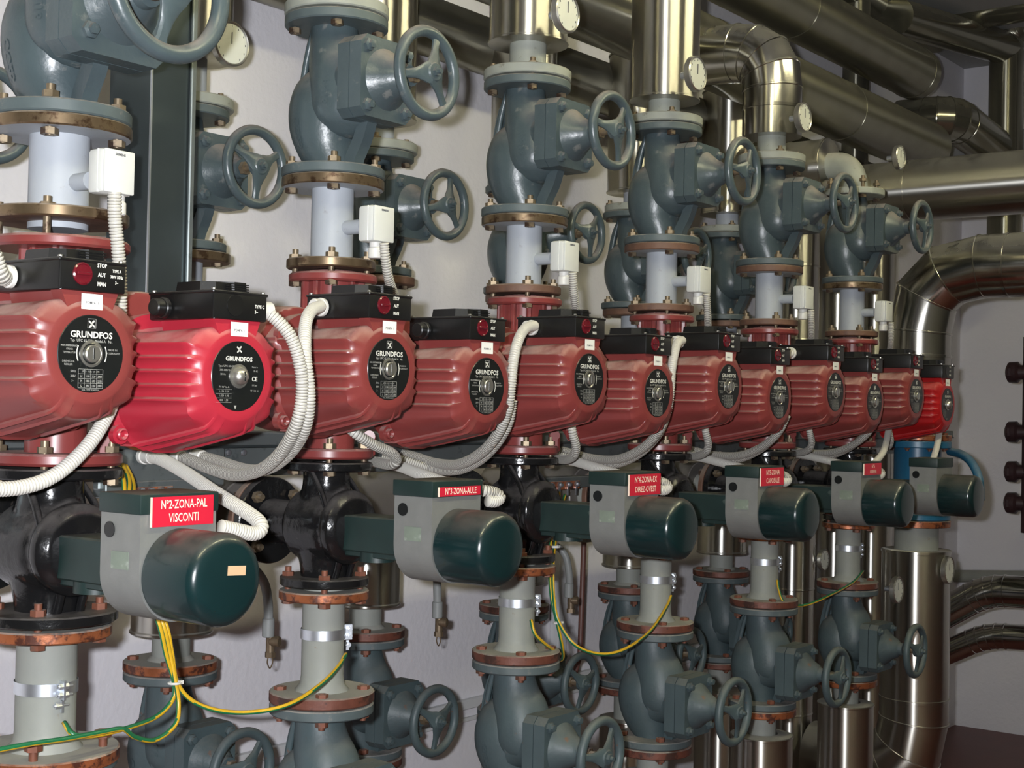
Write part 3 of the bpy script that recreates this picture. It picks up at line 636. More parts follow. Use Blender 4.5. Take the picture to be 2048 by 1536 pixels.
def mixvalve(k, m='black'):
    x = XC[k]+(xo[k] if k < 6 else 0); s = 1.12 if k == 0 else 1.0
    lab = 'glossy black three-way valve body in the %s front column, behind the green actuator' % ORD[k]
    t = empty('mixing_valve', (x, YC, 1.508), lab, 'valve', 'black three-way valves')
    ob('valve_body', MIX, t)
    R = 0.090*s
    b = MB(); flange(b, .111, .017, R, .03, M[m], M[m]); b.obj('upper_flange', t)
    b = MB(); flange(b, -.119, .018, R-.001, .03, M[m], M[m]); b.obj('lower_flange', t)
    b = MB(); b.use(M[m]); b.lathe([(.03, 0), (.088, 0), (.090, .002), (.090, .016), (.088, .018), (.03, .018)], (0, .155, 0), (0, 1, 0), 48); b.obj('side_flange', t)
    b = mbm('rust'); b.lathe([(.03, 0), (.088, 0), (.090, .002), (.090, .014), (.03, .016)], (0, .176, 0), (0, 1, 0), 48); b.obj('counter_flange', t)
    for a in (PI/4, 3*PI/4, -PI/4, -3*PI/4):
        bb = ob('bolt', BM['brass'], t, (.072*math.cos(a), .172, .072*math.sin(a))); bb.rotation_euler = (PI/2, 0, 0)
    if k == 0: t.scale = (1.12, 1.12, 1.02)
    # bypass pipe to the wall-side riser
    bt = empty('bypass_pipe', (x, YC+.19, 1.508), 'dusty clad horizontal pipe behind the black valve of the %s front column' % ORD[k], 'pipe', 'horizontal bypass pipes')
    b = mbm('primerl'); b.cyl((0, 0, 0), (0, 1, 0), .045, .05, 32); b.obj('bare_pipe', bt)
    b = mbm('bypass'); b.lathe([(.04, 0), (.080, 0), (.082, .003), (.080, .006), (.080, .33), (0, .33)], (0, .045, 0), (0, 1, 0), 48); b.obj('cladding', bt)
    return t
for k in range(6): mixvalve(k)
# ---------------------------------------------------------------- green actuators
SIGNS = [('Nº2-ZONA-PAL', 'VISCONTI'), ('N°3-ZONA-AULE',), ('N°4-ZONA-EX', 'DIREZ-OVEST'), ('N°5-ZONA', 'CAPOSALE'), ('N°6', 'RISERVE'), None]
def actuator(k):
    x = XC[k]+xo[k]+(-.013, 0, .003, 0, .004, -.012)[k]; yf = 1.66
    lab = ['green valve actuator with red sign reading VISCONTI and tape on its round cap', 'green valve actuator with a narrow red sign reading ZONA-AULE', 'green valve actuator with a red two-line sign, third from the left', 'green valve actuator with a small square red sign, fourth from the left', 'green valve actuator with a red sign half in shade, fifth from the left', 'green valve actuator without a sign, last at the right'][k]
    t = empty('valve_actuator', (x, yf, 1.497), lab, 'actuator', 'green actuators in a row')
    W = .071; n = 18
    prof = [(-W, .090)]+[(-W*math.cos(PI*i/n), -.004-W*math.sin(PI*i/n)) for i in range(n+1)]+[(W, .090)]
    Fy = Matrix(((1, 0, 0), (0, 0, 1), (0, 1, 0)))
    b = mbm('alu'); b.poly(prof, .092, (0, 0, 0), None, a=Fy); b.obj('gear_housing', t, sharp=25)
    b = mbm('greenm'); b.box((0, .046, .102), (.148, .098, .030), .0025, seg=2); b.obj('top_cover', t)
    b = mbm('plate'); b.cyl((-W-.0005, .070, .062), (-1, 0, 0), .012, .0015, 24); b.obj('rubber_plug', t)
    b = mbm('badge'); b.box((-W-.0006, .045, .018), (.0012, .040, .026)); b.obj('rating_badge', t)
    b = mbm('green'); R = .0685; b.lathe([(R-.004, 0.0), (R, .002), (R, .098), (R-.003, .106), (R-.010, .112), (R-.020, .1145), (0, .1155)], (0, 0, -.004), (0, -1, 0), 64); b.obj('motor_cap', t, sharp=60)
    bl = (YC-.075)-(yf+.09)
    b = mbm('greenm'); b.box((0, .09+bl/2, .004), (.075, bl+.006, .070), .003); b.lathe([(.034, 0), (.034, .02), (0, .02)], (0, .09+bl*.62, -.030), (0, 0, -1), 24)
    b.box((0, .09+bl/2, -.034), (.060, bl, .014), .002); b.obj('bracket', t)
    S = SIGNS[k]
    if S:
        sg = mbm('sign'); two = len(S) == 2; w_, h_, cx, cz = {0: (.115, .044, .003, .0905), 1: (.120, .0170, .003, .0970), 2: (.131, .0465, .005, .0890), 3: (.128, .0456, .0, .0900), 4: (.125, .034, .002, .0950)}[k]
        sg.box((cx, -.0045, cz), (w_, .003, h_)); sg.use(M['signink']); sg.box((cx-w_/2-.0008, -.0042, cz), (.0018, .0034, h_)); so = sg.obj('sign_plate', t)
        b = mbm('signink')
        for j, q in enumerate(S):
            sz = (.0182 if h_ > .04 else .0135) if two else .0165
            put_text(b, q, sz, (cx+.001, -.0066, cz+(0 if not two else (.5-j)*h_*.46)), bold=.00025, sx={0: .70, 1: .74, 2: .80, 3: .86, 4: 1.0}[k])
        b.obj('lettering', so)
    if k == 0:
        b = mbm('tape'); b.box((.012, -.1160, .010), (.034, .0006, .014), rot=Matrix.Rotation(.06, 3, 'Y')); b.obj('tape', t)
    if k < 5:
        g = ob('cable_gland', GL['gland'], t, (W, .045, .048)); g.rotation_euler = (0, 0, PI)
    else:
        pass
    return t
for k in range(6): actuator(k)
# ---------------------------------------------------------------- lower spools with earthing clamps
def lowspool(k):
    x = XC[k]+xo[k]; s = 1.14 if k == 0 else 1.0
    t = empty('pipe_spool', (x, YC, 1.155), 'grey pipe piece with rusty flanges and earthing strap, %s front column, lower half' % ORD[k], 'pipe', 'grey pipe pieces below the black valves')
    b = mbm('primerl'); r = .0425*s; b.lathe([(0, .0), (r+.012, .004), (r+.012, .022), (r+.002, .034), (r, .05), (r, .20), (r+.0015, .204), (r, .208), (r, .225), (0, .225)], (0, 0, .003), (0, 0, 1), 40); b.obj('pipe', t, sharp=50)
    b = MB(); flange(b, .002, .022, .105*s, .03, M['darkrust'] if k else M['copper'], M['primerl']); b.obj('lower_flange', t)
    b = MB(); flange(b, .206, .019, .090*s, .03, M['copper'], M['primerl']); b.obj('upper_flange', t)
    bolts(t, .228, .072*s, 4, 'low'); 
    c = empty('earthing_clamp', (x, YC, 1.155+.137-(0.012 if k == 0 else 0)), 'shiny zinc earthing strap around the lower grey pipe of the %s front column' % ORD[k], 'clamp', 'zinc earthing clamps')
    b = mbm('zinc'); rr = r+.0015; b.lathe([(rr, -.010), (rr+.001, -.010), (rr+.001, .010), (rr, .010), (rr, -.010)], (0, 0, 0), (0, 0, 1), 48); b.obj('strap', c)
    a = -PI/4-.35+.95  # lug on the right-hand side as seen from the front
    la = -1.71 if k == 0 else -.62; d = Vector((math.cos(la), math.sin(la), 0)); rotm = Matrix.Rotation(la, 3, 'Z')
    b = mbm('zinc'); b.box(d*(rr+.007), (.016, .003, .030), 0, rotm); b.box(d*(rr+.007)+Vector((.004, .005, 0)), (.016, .003, .030), 0, rotm)
    tn = Vector((-d.y, d.x, 0))
    for z in (.007, -.007):
        b.hexa(d*(rr+.009)-tn*.008+Vector((0, 0, z)), tn, .0055, .016); b.cyl(d*(rr+.009)-tn*.012+Vector((0, 0, z)), tn, .0028, .028, 10)
    b.hexa(d*(rr+.006)-tn*.012+Vector((0, 0, -.024)), tn, .0055, .010); b.cyl(d*(rr+.006)-tn*.015+Vector((0, 0, -.024)), tn, .0026, .026, 10); b.box(d*(rr+.006)+Vector((0, 0, -.026)), (.006, .004, .02), 0, rotm)
    b.obj('lug', c)
for k in range(6): lowspool(k)
# ---------------------------------------------------------------- clad pipe helpers
def jacket(mb, z0, z1, r, x=0, y=0, seams=(), ends=True):
    prof = []
    zs = sorted([z0]+list(seams)+[z1])
    prof.append((0.03, z0)); prof.append((r+.003, z0)); prof.append((r+.003, z0+.004)); prof.append((r, z0+.006))
    for s in seams: prof += [(r, s-.006), (r+.0025, s-.004), (r+.0025, s), (r+.001, s+.003), (r+.001, s+.004)]
    prof += [(r, z1-.006), (r+.003, z1-.004), (r+.003, z1), (.03, z1)]
    mb.lathe(prof, (x, y, 0), (0, 0, 1), 56)
def gauge(pos, label, d=(0, -1, 0), R=.044, stem=.03):
    t = empty('thermometer', pos, label, 'thermometer', 'dial thermometers'); D = Vector(d).normalized()
    b = mbm('zinc'); b.cyl((0, 0, 0), D, .009, stem, 16); b.obj('stem', t)
    b = mbm('chrome'); b.lathe([(0, 0), (R-.004, 0), (R, .004), (R, .018), (R-.003, .021), (R-.006, .019)], D*stem, D, 48); b.obj('case', t)
    b = mbm('dial'); b.lathe([(0, .0175), (R-.005, .0175)], D*stem, D, 48); b.use(M['inkd'])
    Fm = frame(D)
    for i in range(-5, 6):
        a = PI/2+i*.5; v = Fm@Vector((math.cos(a)*(R-.011), math.sin(a)*(R-.011), .0182)); b.box(D*stem+v, (.001, .001, .004))
    b.box(D*stem+D*.0186+Vector((0, 0, .012)), (.0014, .0014, .026)); b.obj('dial', t)
    return t
def run(name, pts, r, m, label, cat='pipe', rings=(), bare=None, group=None, n=48, corner=0.12, seg=4, ringr=.003):
    """clad pipe through straight runs with segmented (lobster-back) bends"""
    P = [Vector(p) for p in pts]; Q = [P[0]]; marks = []
    for i in range(1, len(P)-1):
        a = (P[i-1]-P[i]).normalized(); c = (P[i+1]-P[i]).normalized(); s0 = P[i]+a*corner; s1 = P[i]+c*corner
        for j in range(seg+1):
            t = j/seg; Q.append(s0.lerp(P[i], t).lerp(P[i].lerp(s1, t), t)); marks.append(len(Q)-1)
    Q.append(P[-1]); t = empty(name, P[0], label, cat, group)
    b = mbm(m); q = [v-P[0] for v in Q]; mseg = len(q); Fs = []
    # mitred sweep: planes bisect at corners
    T = [(q[min(i+1, mseg-1)]-q[max(i-1, 0)]).normalized() for i in range(mseg)]
    D = [(q[i+1]-q[i]).normalized() for i in range(mseg-1)]
    x = frame(D[0]).col[0].copy() if hasattr(frame(D[0]), 'col') else frame(D[0])@Vector((1, 0, 0)); R0 = []; cur = D[0]; y = cur.cross(x)
    for j in range(n): R0.append(q[0]+x*(r*math.cos(2*PI*j/n))+y*(r*math.sin(2*PI*j/n)))
    rings_ = [R0]
    for i in range(1, mseg):
        nrm = (D[i-1]+D[min(i, mseg-2)]).normalized(); prev = rings_[-1]; R1 = []
        for p in prev: R1.append(p+D[i-1]*((q[i]-p).dot(nrm)/D[i-1].dot(nrm)))
        rings_.append(R1)
    vr = [[b.bm.verts.new(p) for p in R_] for R_ in rings_]
    for i in range(len(vr)-1):
        for j in range(n): b.face((vr[i][j], vr[i][(j+1) % n], vr[i+1][(j+1) % n], vr[i+1][j]))
    b.face(vr[0][::-1]); b.face(vr[-1]); b.obj('cladding', t, sharp=12)
    for i in marks:
        sb = mbm(m)
        ctr = q[i]; R_ = [ctr+(p-ctr)*(1+.0028/r) for p in rings_[i]]; dd = (D[i-1]+D[min(i, mseg-2)]).normalized()*.004
        A = [sb.bm.verts.new(p-dd) for p in [ctr+(p_-ctr) for p_ in rings_[i]]]; B = [sb.bm.verts.new(p-dd*.6) for p in R_]; C = [sb.bm.verts.new(p+dd*.6) for p in R_]; E_ = [sb.bm.verts.new(p+dd) for p in rings_[i]]
        for X_, Y_ in ((A, B), (B, C), (C, E_)):
            for j in range(n): sb.face((X_[j], X_[(j+1) % n], Y_[(j+1) % n], Y_[j]))
        sb.obj('seam_ring', t)
    for pr in rings:
        sb = mbm(m); pr = Vector(pr)-P[0]; best = min(range(len(D)), key=lambda i: ((q[i]+D[i]*max(0, min((q[i+1]-q[i]).length, (pr-q[i]).dot(D[i]))))-pr).length); dd = D[best]; c = q[best]+dd*(pr-q[best]).dot(dd)
        sb.lathe([(r-.001, -.006), (r+.0028, -.005), (r+.0028, .005), (r-.001, .006)], c, dd, 48); sb.obj('seam_ring', t)
    return t
# ---------------------------------------------------------------- above the upper valves
def topflange(t, k):
    b = MB(); flange(b, .004, .023, .105, .03, M['pale'], M['pale']); b.obj('flange', t)
TOPS = {1: ('grey flange and bare pipe end above the second front column valve', 2.62), 2: ('stainless clad riser with dial at the top of the third front column', 2.622), 3: ('tall stainless clad riser at the top of the fourth front column', 2.60)}
for k in (0, 1, 2, 3):
    x = XC[k]+xo[k]; lab = {0: 'clad riser above the leftmost valve, out of frame'}.get(k, TOPS.get(k, ('', 0))[0])
    if k == 0: continue
    t = empty('clad_riser', (x, YC, 2.529), lab, 'pipe', 'clad risers of the front row')
    topflange(t, k)
    b = mbm('pale'); b.cyl((0, 0, .02), (0, 0, 1), .044, .16, 32); b.obj('bare_pipe', t)
    b = mbm('jacket'); z0 = {1: .16, 2: .092, 3: .074}[k]; jacket(b, z0, H-2.53-.002, .094); b.obj('cladding', t)
b_ = XC[4]+xo[4]
t = empty('clad_riser', (b_, YC, 2.529), 'bare grey pipe and flange under the clad elbow of the fifth front column', 'pipe', 'clad risers of the front row')
b = MB(); flange(b, .0, .024, .105, .03, M['pale'], M['pale']); b.obj('flange', t)
b = mbm('pale'); b.cyl((0, 0, .02), (0, 0, 1), .044, .10, 32); b.obj('bare_pipe', t)
run('clad_elbow', [(b_, YC, 2.612), (b_, YC, 2.885), (b_, 2.34, 2.905)], .092, 'jacketiso', 'short stainless clad elbow topping the fifth front column, bent back to the header', 'pipe', rings=[(b_, YC, 2.70)], corner=.125, seg=4)
b_ = XC[5]+xo[5]
t = empty('bare_elbow', (b_, YC, 2.49), 'bare grey elbow with flange on top of the sixth front column', 'pipe')
b = MB(); flange(b, .018, .022, .105, .03, M['pale'], M['pale']); b.obj('flange', t)
b = mbm('pale'); b.sweep(spline([(0, 0, .03), (0, 0, .06), (0, .008, .095), (0, .04, .128), (0, .11, .135)], .012), .047, 28); b.obj('bent_pipe', t)
zj = 2.625; run('clad_pipe', [(b_, 2.09, zj), (b_, 2.42, zj)], .096, 'jackety', 'short horizontal clad pipe behind the sixth front column elbow', rings=[(b_, 2.10, zj)])
run('clad_pipe', [(b_+.02, 2.34, 2.655), (b_+.52, 2.34, 2.655), (b_+.75, 2.34, 2.64)], .105, 'jacketdx', 'horizontal clad pipe stub leading right behind the sixth column elbow')
# gauges
def g_at(px, py, Y, lab, R=.044): 
    p = aty(px, py, Y); gauge(p-Vector((0, -.04, 0)), lab, R=R)
g_at(1130, 26, 1.83, 'white dial thermometer on the clad riser of the third front column', .046)
g_at(1390, 148, 1.83, 'dial thermometer on the tall clad riser of the fourth front column', .046)
g_at(1605, 235, 1.84, 'dial thermometer beside the clad elbow of the fifth front column', .044)
g_at(1797, 315, 1.86, 'small dial thermometer at the right of the upper pipework', .042)
g_at(459, 88, 2.36, 'dial thermometer on the wall-side riser, seen through the largest handwheel', .050)
# ---------------------------------------------------------------- below the lower valves
for k in range(2, 6):
    x = XC[k]+xo[k]
    t = empty('clad_riser', (x, YC, 0.0), 'stainless clad pipe below the lower valve of the %s front column' % ORD[k], 'pipe', 'clad pipes near the floor')
    b = mbm('jacket'); jacket(b, .001, .757, .094, seams=(.3,)); b.obj('cladding', t)
    b = mbm('primerl'); b.cyl((0, 0, .74), (0, 0, 1), .043, .085, 32); b.lathe([(.094, .758), (.05, .762)], (0, 0, 0), (0, 0, 1), 48); b.obj('bare_pipe', t)
    b = MB(); flange(b, .822, .022, .105, .03, M['copper' if k > 3 else 'darkrust'], M['copper']); b.obj('flange', t)
# ---------------------------------------------------------------- wall-side row
def back_valve(i, z0, wz, up_, lab, rot, s=1.0, dx=0.0):
    v = make_valve('handwheel_valve', lab, 'blue' if up_ else 'bluel', 'bluerim', 'bluerim', (XB[i]+dx, YB, z0), wz, rot, None, None, 'brass' if up_ else 'rust', Lh=.323 if up_ else .308)
    v['group'] = 'handwheel valves of the wall row, %s' % ('upper' if up_ else 'lower'); return v
BN = ['at the left edge', 'left of the second front column', 'left of the third front column', 'left of the fourth front column', 'left of the fifth front column', 'behind the fifth front column']
ubl = [(-0.002), .055, .055, .03, .03, .0]
for i in range(0, 6):
    back_valve(i, 2.092, .010, True, 'wall-side upper blue-grey handwheel valve '+BN[i], [1.6, .52, 1.3, .8, .5, .7][i], dx=-.012)
for i in range(1, 6):
    back_valve(i, .835, -.030, False, 'wall-side lower blue-grey handwheel valve '+BN[i], [.8, .5, .35, .3, .6][i-1], dx=[0, -.01, -.01, .0, .0, .0][i])
for i in range(0, 6):
    dx = 0; x = XB[i]+dx
    t = empty('clad_riser', (x, YB, 2.415), 'clad riser above the wall-row valve '+BN[i], 'pipe', 'clad risers of the wall row')
    b = MB(); flange(b, .003, .024, .105, .03, M['pale'], M['pale']); b.obj('flange', t)
    b = mbm('primer'); b.cyl((0, 0, .02), (0, 0, 1), .042, .14, 32); b.obj('bare_pipe', t)
    b = mbm('jacket'); z0 = [.11, .12, .09, .055, .07, .075][i]; jacket(b, z0, 2.95-2.415, .098); b.obj('cladding', t)
    # pipe from the upper valve down behind the pumps to the tee
    t = empty('wall_pipe', (XB[i], YB, 1.40), 'grey flanged pipe under the wall-row valve '+BN[i], 'pipe', 'grey pipes of the wall row')
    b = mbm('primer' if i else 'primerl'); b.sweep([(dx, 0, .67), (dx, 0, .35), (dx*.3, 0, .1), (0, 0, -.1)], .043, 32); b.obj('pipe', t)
    b = MB(); flange(b, .668, .022, .105, .03, M['rust'] if i > 1 else M['bronze'], M['rust'], org=(dx, 0)); b.obj('flange', t)
for i in range(1, 6):
    dx = [0, -.01, -.01, .0, .0, .0][i]
    t = empty('wall_pipe', (XB[i]+dx, YB, 1.145), 'clad tee above the lower wall-row valve '+BN[i], 'pipe', 'clad tees of the wall row')
    b = mbm('primerl'); b.lathe([(0, .0), (.055, .004), (.055, .02), (.043, .032), (.043, .12), (0, .12)], (0, 0, 0), (0, 0, 1), 32); b.obj('pipe', t)
    b = MB(); flange(b, .0, .022, .105, .03, M['darkrust'] if i > 1 else M['copper'], M['primerl']); b.obj('flange', t)
    b = mbm('jacket'); z1 = .26; b.lathe([(.03, .082), (.090, .082), (.093, .085), (.093, .089), (.090, .092), (.090, z1), (.070, z1+.05), (.03, z1+.085), (0, z1+.085)], (0, 0, 0), (0, 0, 1), 48); b.obj('cladding', t)
    # below
    t = empty('clad_riser', (XB[i]+dx, YB, 0), 'floor-level clad pipe under the wall-row valve '+BN[i], 'pipe', 'clad pipes near the floor, wall row')
    b = mbm('jacket'); jacket(b, .001, .72, .09); b.obj('cladding', t); b = mbm('primerl'); b.cyl((0, 0, .70), (0, 0, 1), .043, .11, 32); b.obj('bare_pipe', t)
    b = MB(); flange(b, .810, .022, .105, .03, M['darkrust'], M['rust']); b.obj('flange', t)
# plain clad risers behind the far columns
for x, lab, z0 in ((5.22, 'tall clad riser behind the fifth front column', 0), (5.62, 'tall clad riser left of the sixth front column pipe', 0), (6.02, 'tall clad riser right of the sixth front column pipe', 0)):
    t = empty('clad_riser', (x, 2.52, 0), lab, 'pipe', 'tall clad risers by the end wall')
    b = mbm('jacket'); jacket(b, .001, 2.62, .090, seams=(.55, 1.05, 1.55, 2.05, 2.35) if x < 5.6 else (.62, 1.95)); b.obj('cladding', t)
p = aty(1655, 1120, 2.40); gauge(p-Vector((0, -.06, 0)), 'dial thermometer beside the sixth column earthing strap, lower right', R=.044)
# ---------------------------------------------------------------- seventh column: big riser
X7 = XC[6]-.015
run('clad_riser', [(X7, YC, 1.72), (X7, YC, 2.315), (X7, 0.9, 2.315)], .118, 'jacketiso', 'big stainless clad pipe rising at the right and turning towards the room', 'pipe', rings=[(X7, YC, 1.98), (X7, 1.66, 2.315)], corner=.24, seg=3)
t = empty('pipe_spool', (X7, YC, 1.66), 'grey pipe end with rusty flange under the big clad elbow', 'pipe'); b = mbm('primerl'); b.cyl((0, 0, .02), (0, 0, 1), .085, .05, 40); b.obj('pipe', t)
b = MB(); flange(b, .0, .022, .125, .05, M['copper'], M['primerl']); b.obj('flange', t); bolts(t, -.002, .105, 8, 'rust')
t = empty('butterfly_valve', (X7, YC, 1.51), 'bright blue valve with a blue hose, under the big clad elbow at right', 'valve')
b = mbm('brightblue'); b.cyl((0, 0, -.13), (0, 0, 1), .088, .26, 40); b.obj('valve_body', t)
b = MB(); flange(b, .122, .026, .124, .05, M['brightblue'], M['brightblue']); b.obj('upper_flange', t)
b = MB(); flange(b, -.150, .024, .124, .05, M['brightblue'], M['brightblue']); b.obj('lower_flange', t)
pp = [atx(1900, 903, 5.25), atx(1925, 910, 5.18), atx(1945, 928, 5.12), atx(1958, 960, 5.08), atx(1960, 1000, 5.05)]
b = mbm('brightblue'); b.sweep(spline([q-Vector((X7, YC, 1.51)) for q in pp], .01), .016, 16); b.obj('blue_hose', t)
t = empty('pipe_spool', (X7, YC, 1.25), 'short grey pipe with rusty flange above the big lower riser', 'pipe'); b = mbm('primerl'); b.cyl((0, 0, -.02), (0, 0, 1), .082, .11, 40); b.obj('pipe', t)
b = MB(); flange(b, .082, .026, .125, .05, M['copper'], M['primerl']); b.obj('flange', t)
run('clad_riser', [(X7, YC, 1.243), (X7, YC, .40), (X7-.0, 2.41, .40)], .128, 'jacket', 'big stainless clad riser standing at the lower right', 'pipe', rings=[(X7, YC, 1.238), (X7, YC, .68)], corner=.2, seg=3)
gauge(aty(1900, 1140, 1.86)-Vector((0, -.05, 0)), 'dial thermometer high on the right side of the big lower riser', R=.052)
gauge(aty(1798, 1180, 1.86)-Vector((0, -.05, 0)), 'dark dial thermometer on the left of the big lower riser', R=.046)
# ---------------------------------------------------------------- overhead headers
def Pz(px, py, Y): return aty(px, py, Y)
def xrun(name, px, py, Y, x0, x1, r, m, lab, rings=()):
    c = aty(px, py, Y); return run(name, [(x0, Y, c.z), (x1, Y, c.z)], r, m, lab, rings=[(q, Y, c.z) for q in rings])
xrun('clad_header', 1700, 230, 2.38, -1.1, 6.25, .118, 'jacketdx', 'long clad header pipe along the wall, behind the fifth column elbow', rings=(5.3, 4.2))
c = aty(1750, 104, 2.45)
run('clad_header', [(2.9, 2.45, c.z), (6.30, 2.45, c.z)], .118, 'jacketdx', 'upper long clad header pipe at the top right', rings=[(5.0, 2.45, c.z), (6.24, 2.45, c.z)])
c = aty(1440, 258, 2.66)
run('clad_header', [(2.2, 2.66, c.z), (6.9, 2.66, c.z)], .085, 'jacketdx', 'lower thin clad header pipe close to the wall')
c = aty(1690, 18, 2.6); run('dark_pipe', [(3.6, 2.62, c.z+.13), (7.0, 2.62, c.z+.13)], .07, 'jacketdx', 'dark thin pipe under the ceiling, topmost at the right')
# crossing pipes
X = 5.42
run('clad_manifold', [(X, 2.32, 2.655), (X, -.6, 2.655)], .122, 'jackety', 'large horizontal clad pipe crossing to the right edge', rings=[(X, 2.12, 2.655)])
X = 7.3; zc = atx(2010, 300, X)
run('dark_pipe', [(X, 1.9, atx(1850, 60, X).z), (X, zc.y, atx(2000, 60, X).z), (X, zc.y, atx(2010, 540, X).z)], .085, 'jacketd', 'dark clad pipe crossing high and dropping down near the right edge', corner=.1)
run('dark_pipe', [(6.2, zc.y+.15, atx(1880, 20, 6.2).z), (X, zc.y+.0, atx(1990, 100, X).z)], .085, 'jacketdiso', 'dark clad pipe slanting down at the top right corner')
c = atx(1780, 50, 6.9); run('dark_pipe', [(6.9, c.y, c.z), (6.9, c.y-.9, c.z)], .085, 'jacketdiso', 'dark horizontal pipe below the ceiling at the top right')
c = atx(1880, 235, 6.6); run('clad_pipe', [(6.6, min(2.65, c.y+.6), c.z), (6.6, c.y-.05, c.z), (7.2, c.y-.05, c.z-.05)], .105, 'jacketdiso', 'clad elbow showing behind the upper header at the right', corner=.12)
c = aty(1762, 150, 2.5); run('dark_pipe', [(c.x, 2.62, 2.4), (c.x, 2.62, 3.7)], .06, 'jacketd', 'dark vertical pipe behind the overhead headers')
# lower right pipes
for (ya, yb, dz, lab) in ((1247, 1180, .07, 'upper of two shiny bent pipes at the lower right edge'), (1318, 1270, .055, 'lower of two shiny bent pipes at the lower right edge')):
    X = 6.2; a = atx(1850, ya+28, X); m_ = atx(1975, yb, X); e = atx(2100, yb+8, X)
    run('clad_pipe', [a+Vector((0, .1, 0)), m_, e], dz, 'jacketc', lab, corner=.08, rings=[m_])
X = XE-.035; a = atx(1905, 1152, X); e = atx(2100, 1154, X); run('thin_pipe', [a, e], .0349, 'primerl', 'thin grey pipe along the end wall above the shiny bent pipes')
# dark valve stack at right edge
X = 6.6; t = None
a = atx(2062, 760, X)
t = empty('valve_manifold', (X, a.y, atx(2062, 1040, X).z), 'dark red manifold with black hand valves at the right edge', 'manifold')
z0 = atx(2062, 1040, X).z; z1 = atx(2062, 700, X).z
b = mbm('darkpipe'); b.cyl((0, 0, -.06), (0, 0, 1), .036, z1-z0+.12, 24); b.obj('pipe', t)
for py in (745, 865, 945, 1008):
    z = atx(2062, py, X).z-z0; b = mbm('darkpipe'); b.lathe([(0, -.11), (.03, -.11), (.048, -.10), (.05, -.06), (.035, -.05), (.030, -.0), (0, 0)], (0, 0, z), (0, -1, 0), 12); b.box((0, .085, z), (.10, .03, .055), .01); b.obj('hand_valve', t)
# ---------------------------------------------------------------- cable trunking
XCH = 1.70
t = empty('vertical_trunking', (XCH, 2.17, 1.69), 'tall dark galvanised cable trunking between the first and second front columns', 'trunking')
b = mbm('galv'); b.box((.052, .065, 1.03), (.104, .13, 2.055), .003); b.obj('channel', t)
b = mbm('galvl'); b.box((.096, -.006, 1.03), (.012, .008, 2.055), .002); b.use(M['zinc']); b.box((.0, -.001, 1.03), (.0035, .004, 2.055), 0); b.obj('lid_edge_and_glint', t)  # lid lip, plus a thin bright strip standing in for the corner highlight
t = empty('horizontal_trunking', (1.2, 2.17, 1.6), 'long galvanised cable trunking running behind the pump bases', 'trunking')
b = mbm('galvl'); b.box((2.4, .06, .030), (4.8, .10, .062), .003); b.box((2.4, .045, .076), (4.8, .14, .03), .003); b.obj('channel', t)
b = mbm('galv'); b.box((2.4, .045, .0625), (4.8, .145, .006), .001); b.obj('lid', t)
b = mbm('galvl'); b.box((.54, -.008, .022), (.30, .02, .075), .003); b.obj('entry_plate', t)
b = mbm('zinc')
for px, py in ((456, 905), (487, 905), (487, 938), (1440, 905), (600, 945)):
    q = aty(px, py, 2.168)-Vector((1.2, 2.17, 1.6)); b.lathe([(.007, 0), (.006, .003), (0, .005)], q, (0, -1, 0), 12)
b.obj('rivets', t)
# bus bars
def busbar(px0, px1, py, Y, lab, n):
    a = aty(px0, py, Y); L = aty(px1, py, Y).x-a.x; t = empty('earth_busbar', a, lab, 'earthing bar')
    b = mbm('galvl'); b.box((L/2+.03, .03, .004), (L+.13, .04, .030), .002); b.obj('bracket', t)
    b = mbm('copper'); b.box((L/2, 0, -.002), (L, .005, .022), .001); b.obj('copper_bar', t)
    for i in range(n):
        b = mbm('zinc'); x = (i+.5)*L/n; b.hexa((x, -.003, 0), (0, -1, 0), .008, .007); b.cyl((x, -.008, 0), (0, -1, 0), .004, .008, 10); b.box((x, -.005, -.018), (.007, .003, .022)); b.obj('terminal', t)
    return t
busbar(250, 345, 985, 2.13, 'copper earthing bar with screws above the leftmost actuator', 5)
busbar(1072, 1158, 972, 2.13, 'copper earthing bar with screws left of the third actuator', 5)
t = mbm('trunkw'); p = aty(1118, 1200, YW-.02); t.box((p.x, YW-.02, 1.05), (.05, .036, 2.1), .002); tag(t.obj('wall_trunking'), 'vertical white cable trunking on the wall behind the third column', 'trunking')
p = aty(945, 1405, YW-.012); t = mbm('trunkw'); t.box((p.x+.2, YW-.012, p.z), (3.2, .022, .03), .002); t.box((p.x+.2, YW-.008, p.z-.05), (3.2, .014, .012), .002); tag(t.obj('wall_trunking'), 'thin horizontal white trunking low on the wall', 'trunking')
# ---------------------------------------------------------------- conduits
def conduit(pts, label, r=.0105, glands=(), group='white corrugated conduits'):
    P = [p if isinstance(p, Vector) else (aty(*p) if len(p) == 3 else Vector(p[:3])) for p in pts]
    S = resample(spline(P, .004), .0052/4); pat = [1.06, 1.08, 1.04, .86]
    b = mbm('conduit'); org = P[0].copy(); q = [v-org for v in S]; b.sweep(q, lambda i: r*pat[i % 4], 14)
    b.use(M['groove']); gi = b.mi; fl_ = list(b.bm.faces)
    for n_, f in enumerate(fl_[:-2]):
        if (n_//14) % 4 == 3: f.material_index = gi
    o = b.obj('conduit_hose', None, org, sharp=180)
    if glands:
        t = empty('cable_conduit', org, label, 'conduit', group); o.parent = t; o.location = (0, 0, 0)
        for g in glands:
            a, c = (S[0], S[8]) if g == 0 else (S[-1], S[-9]); d = (c-a).normalized(); b = mbm('gland'); b.cyl(a-org-d*.004, d, .0155, .012, 20, .001); b.cyl(a-org+d*.006, d, .0132, .026, 20, .002); b.obj('gland', t)
        return t
    o.name = 'cable_conduit'; return tag(o, label, 'conduit', group)
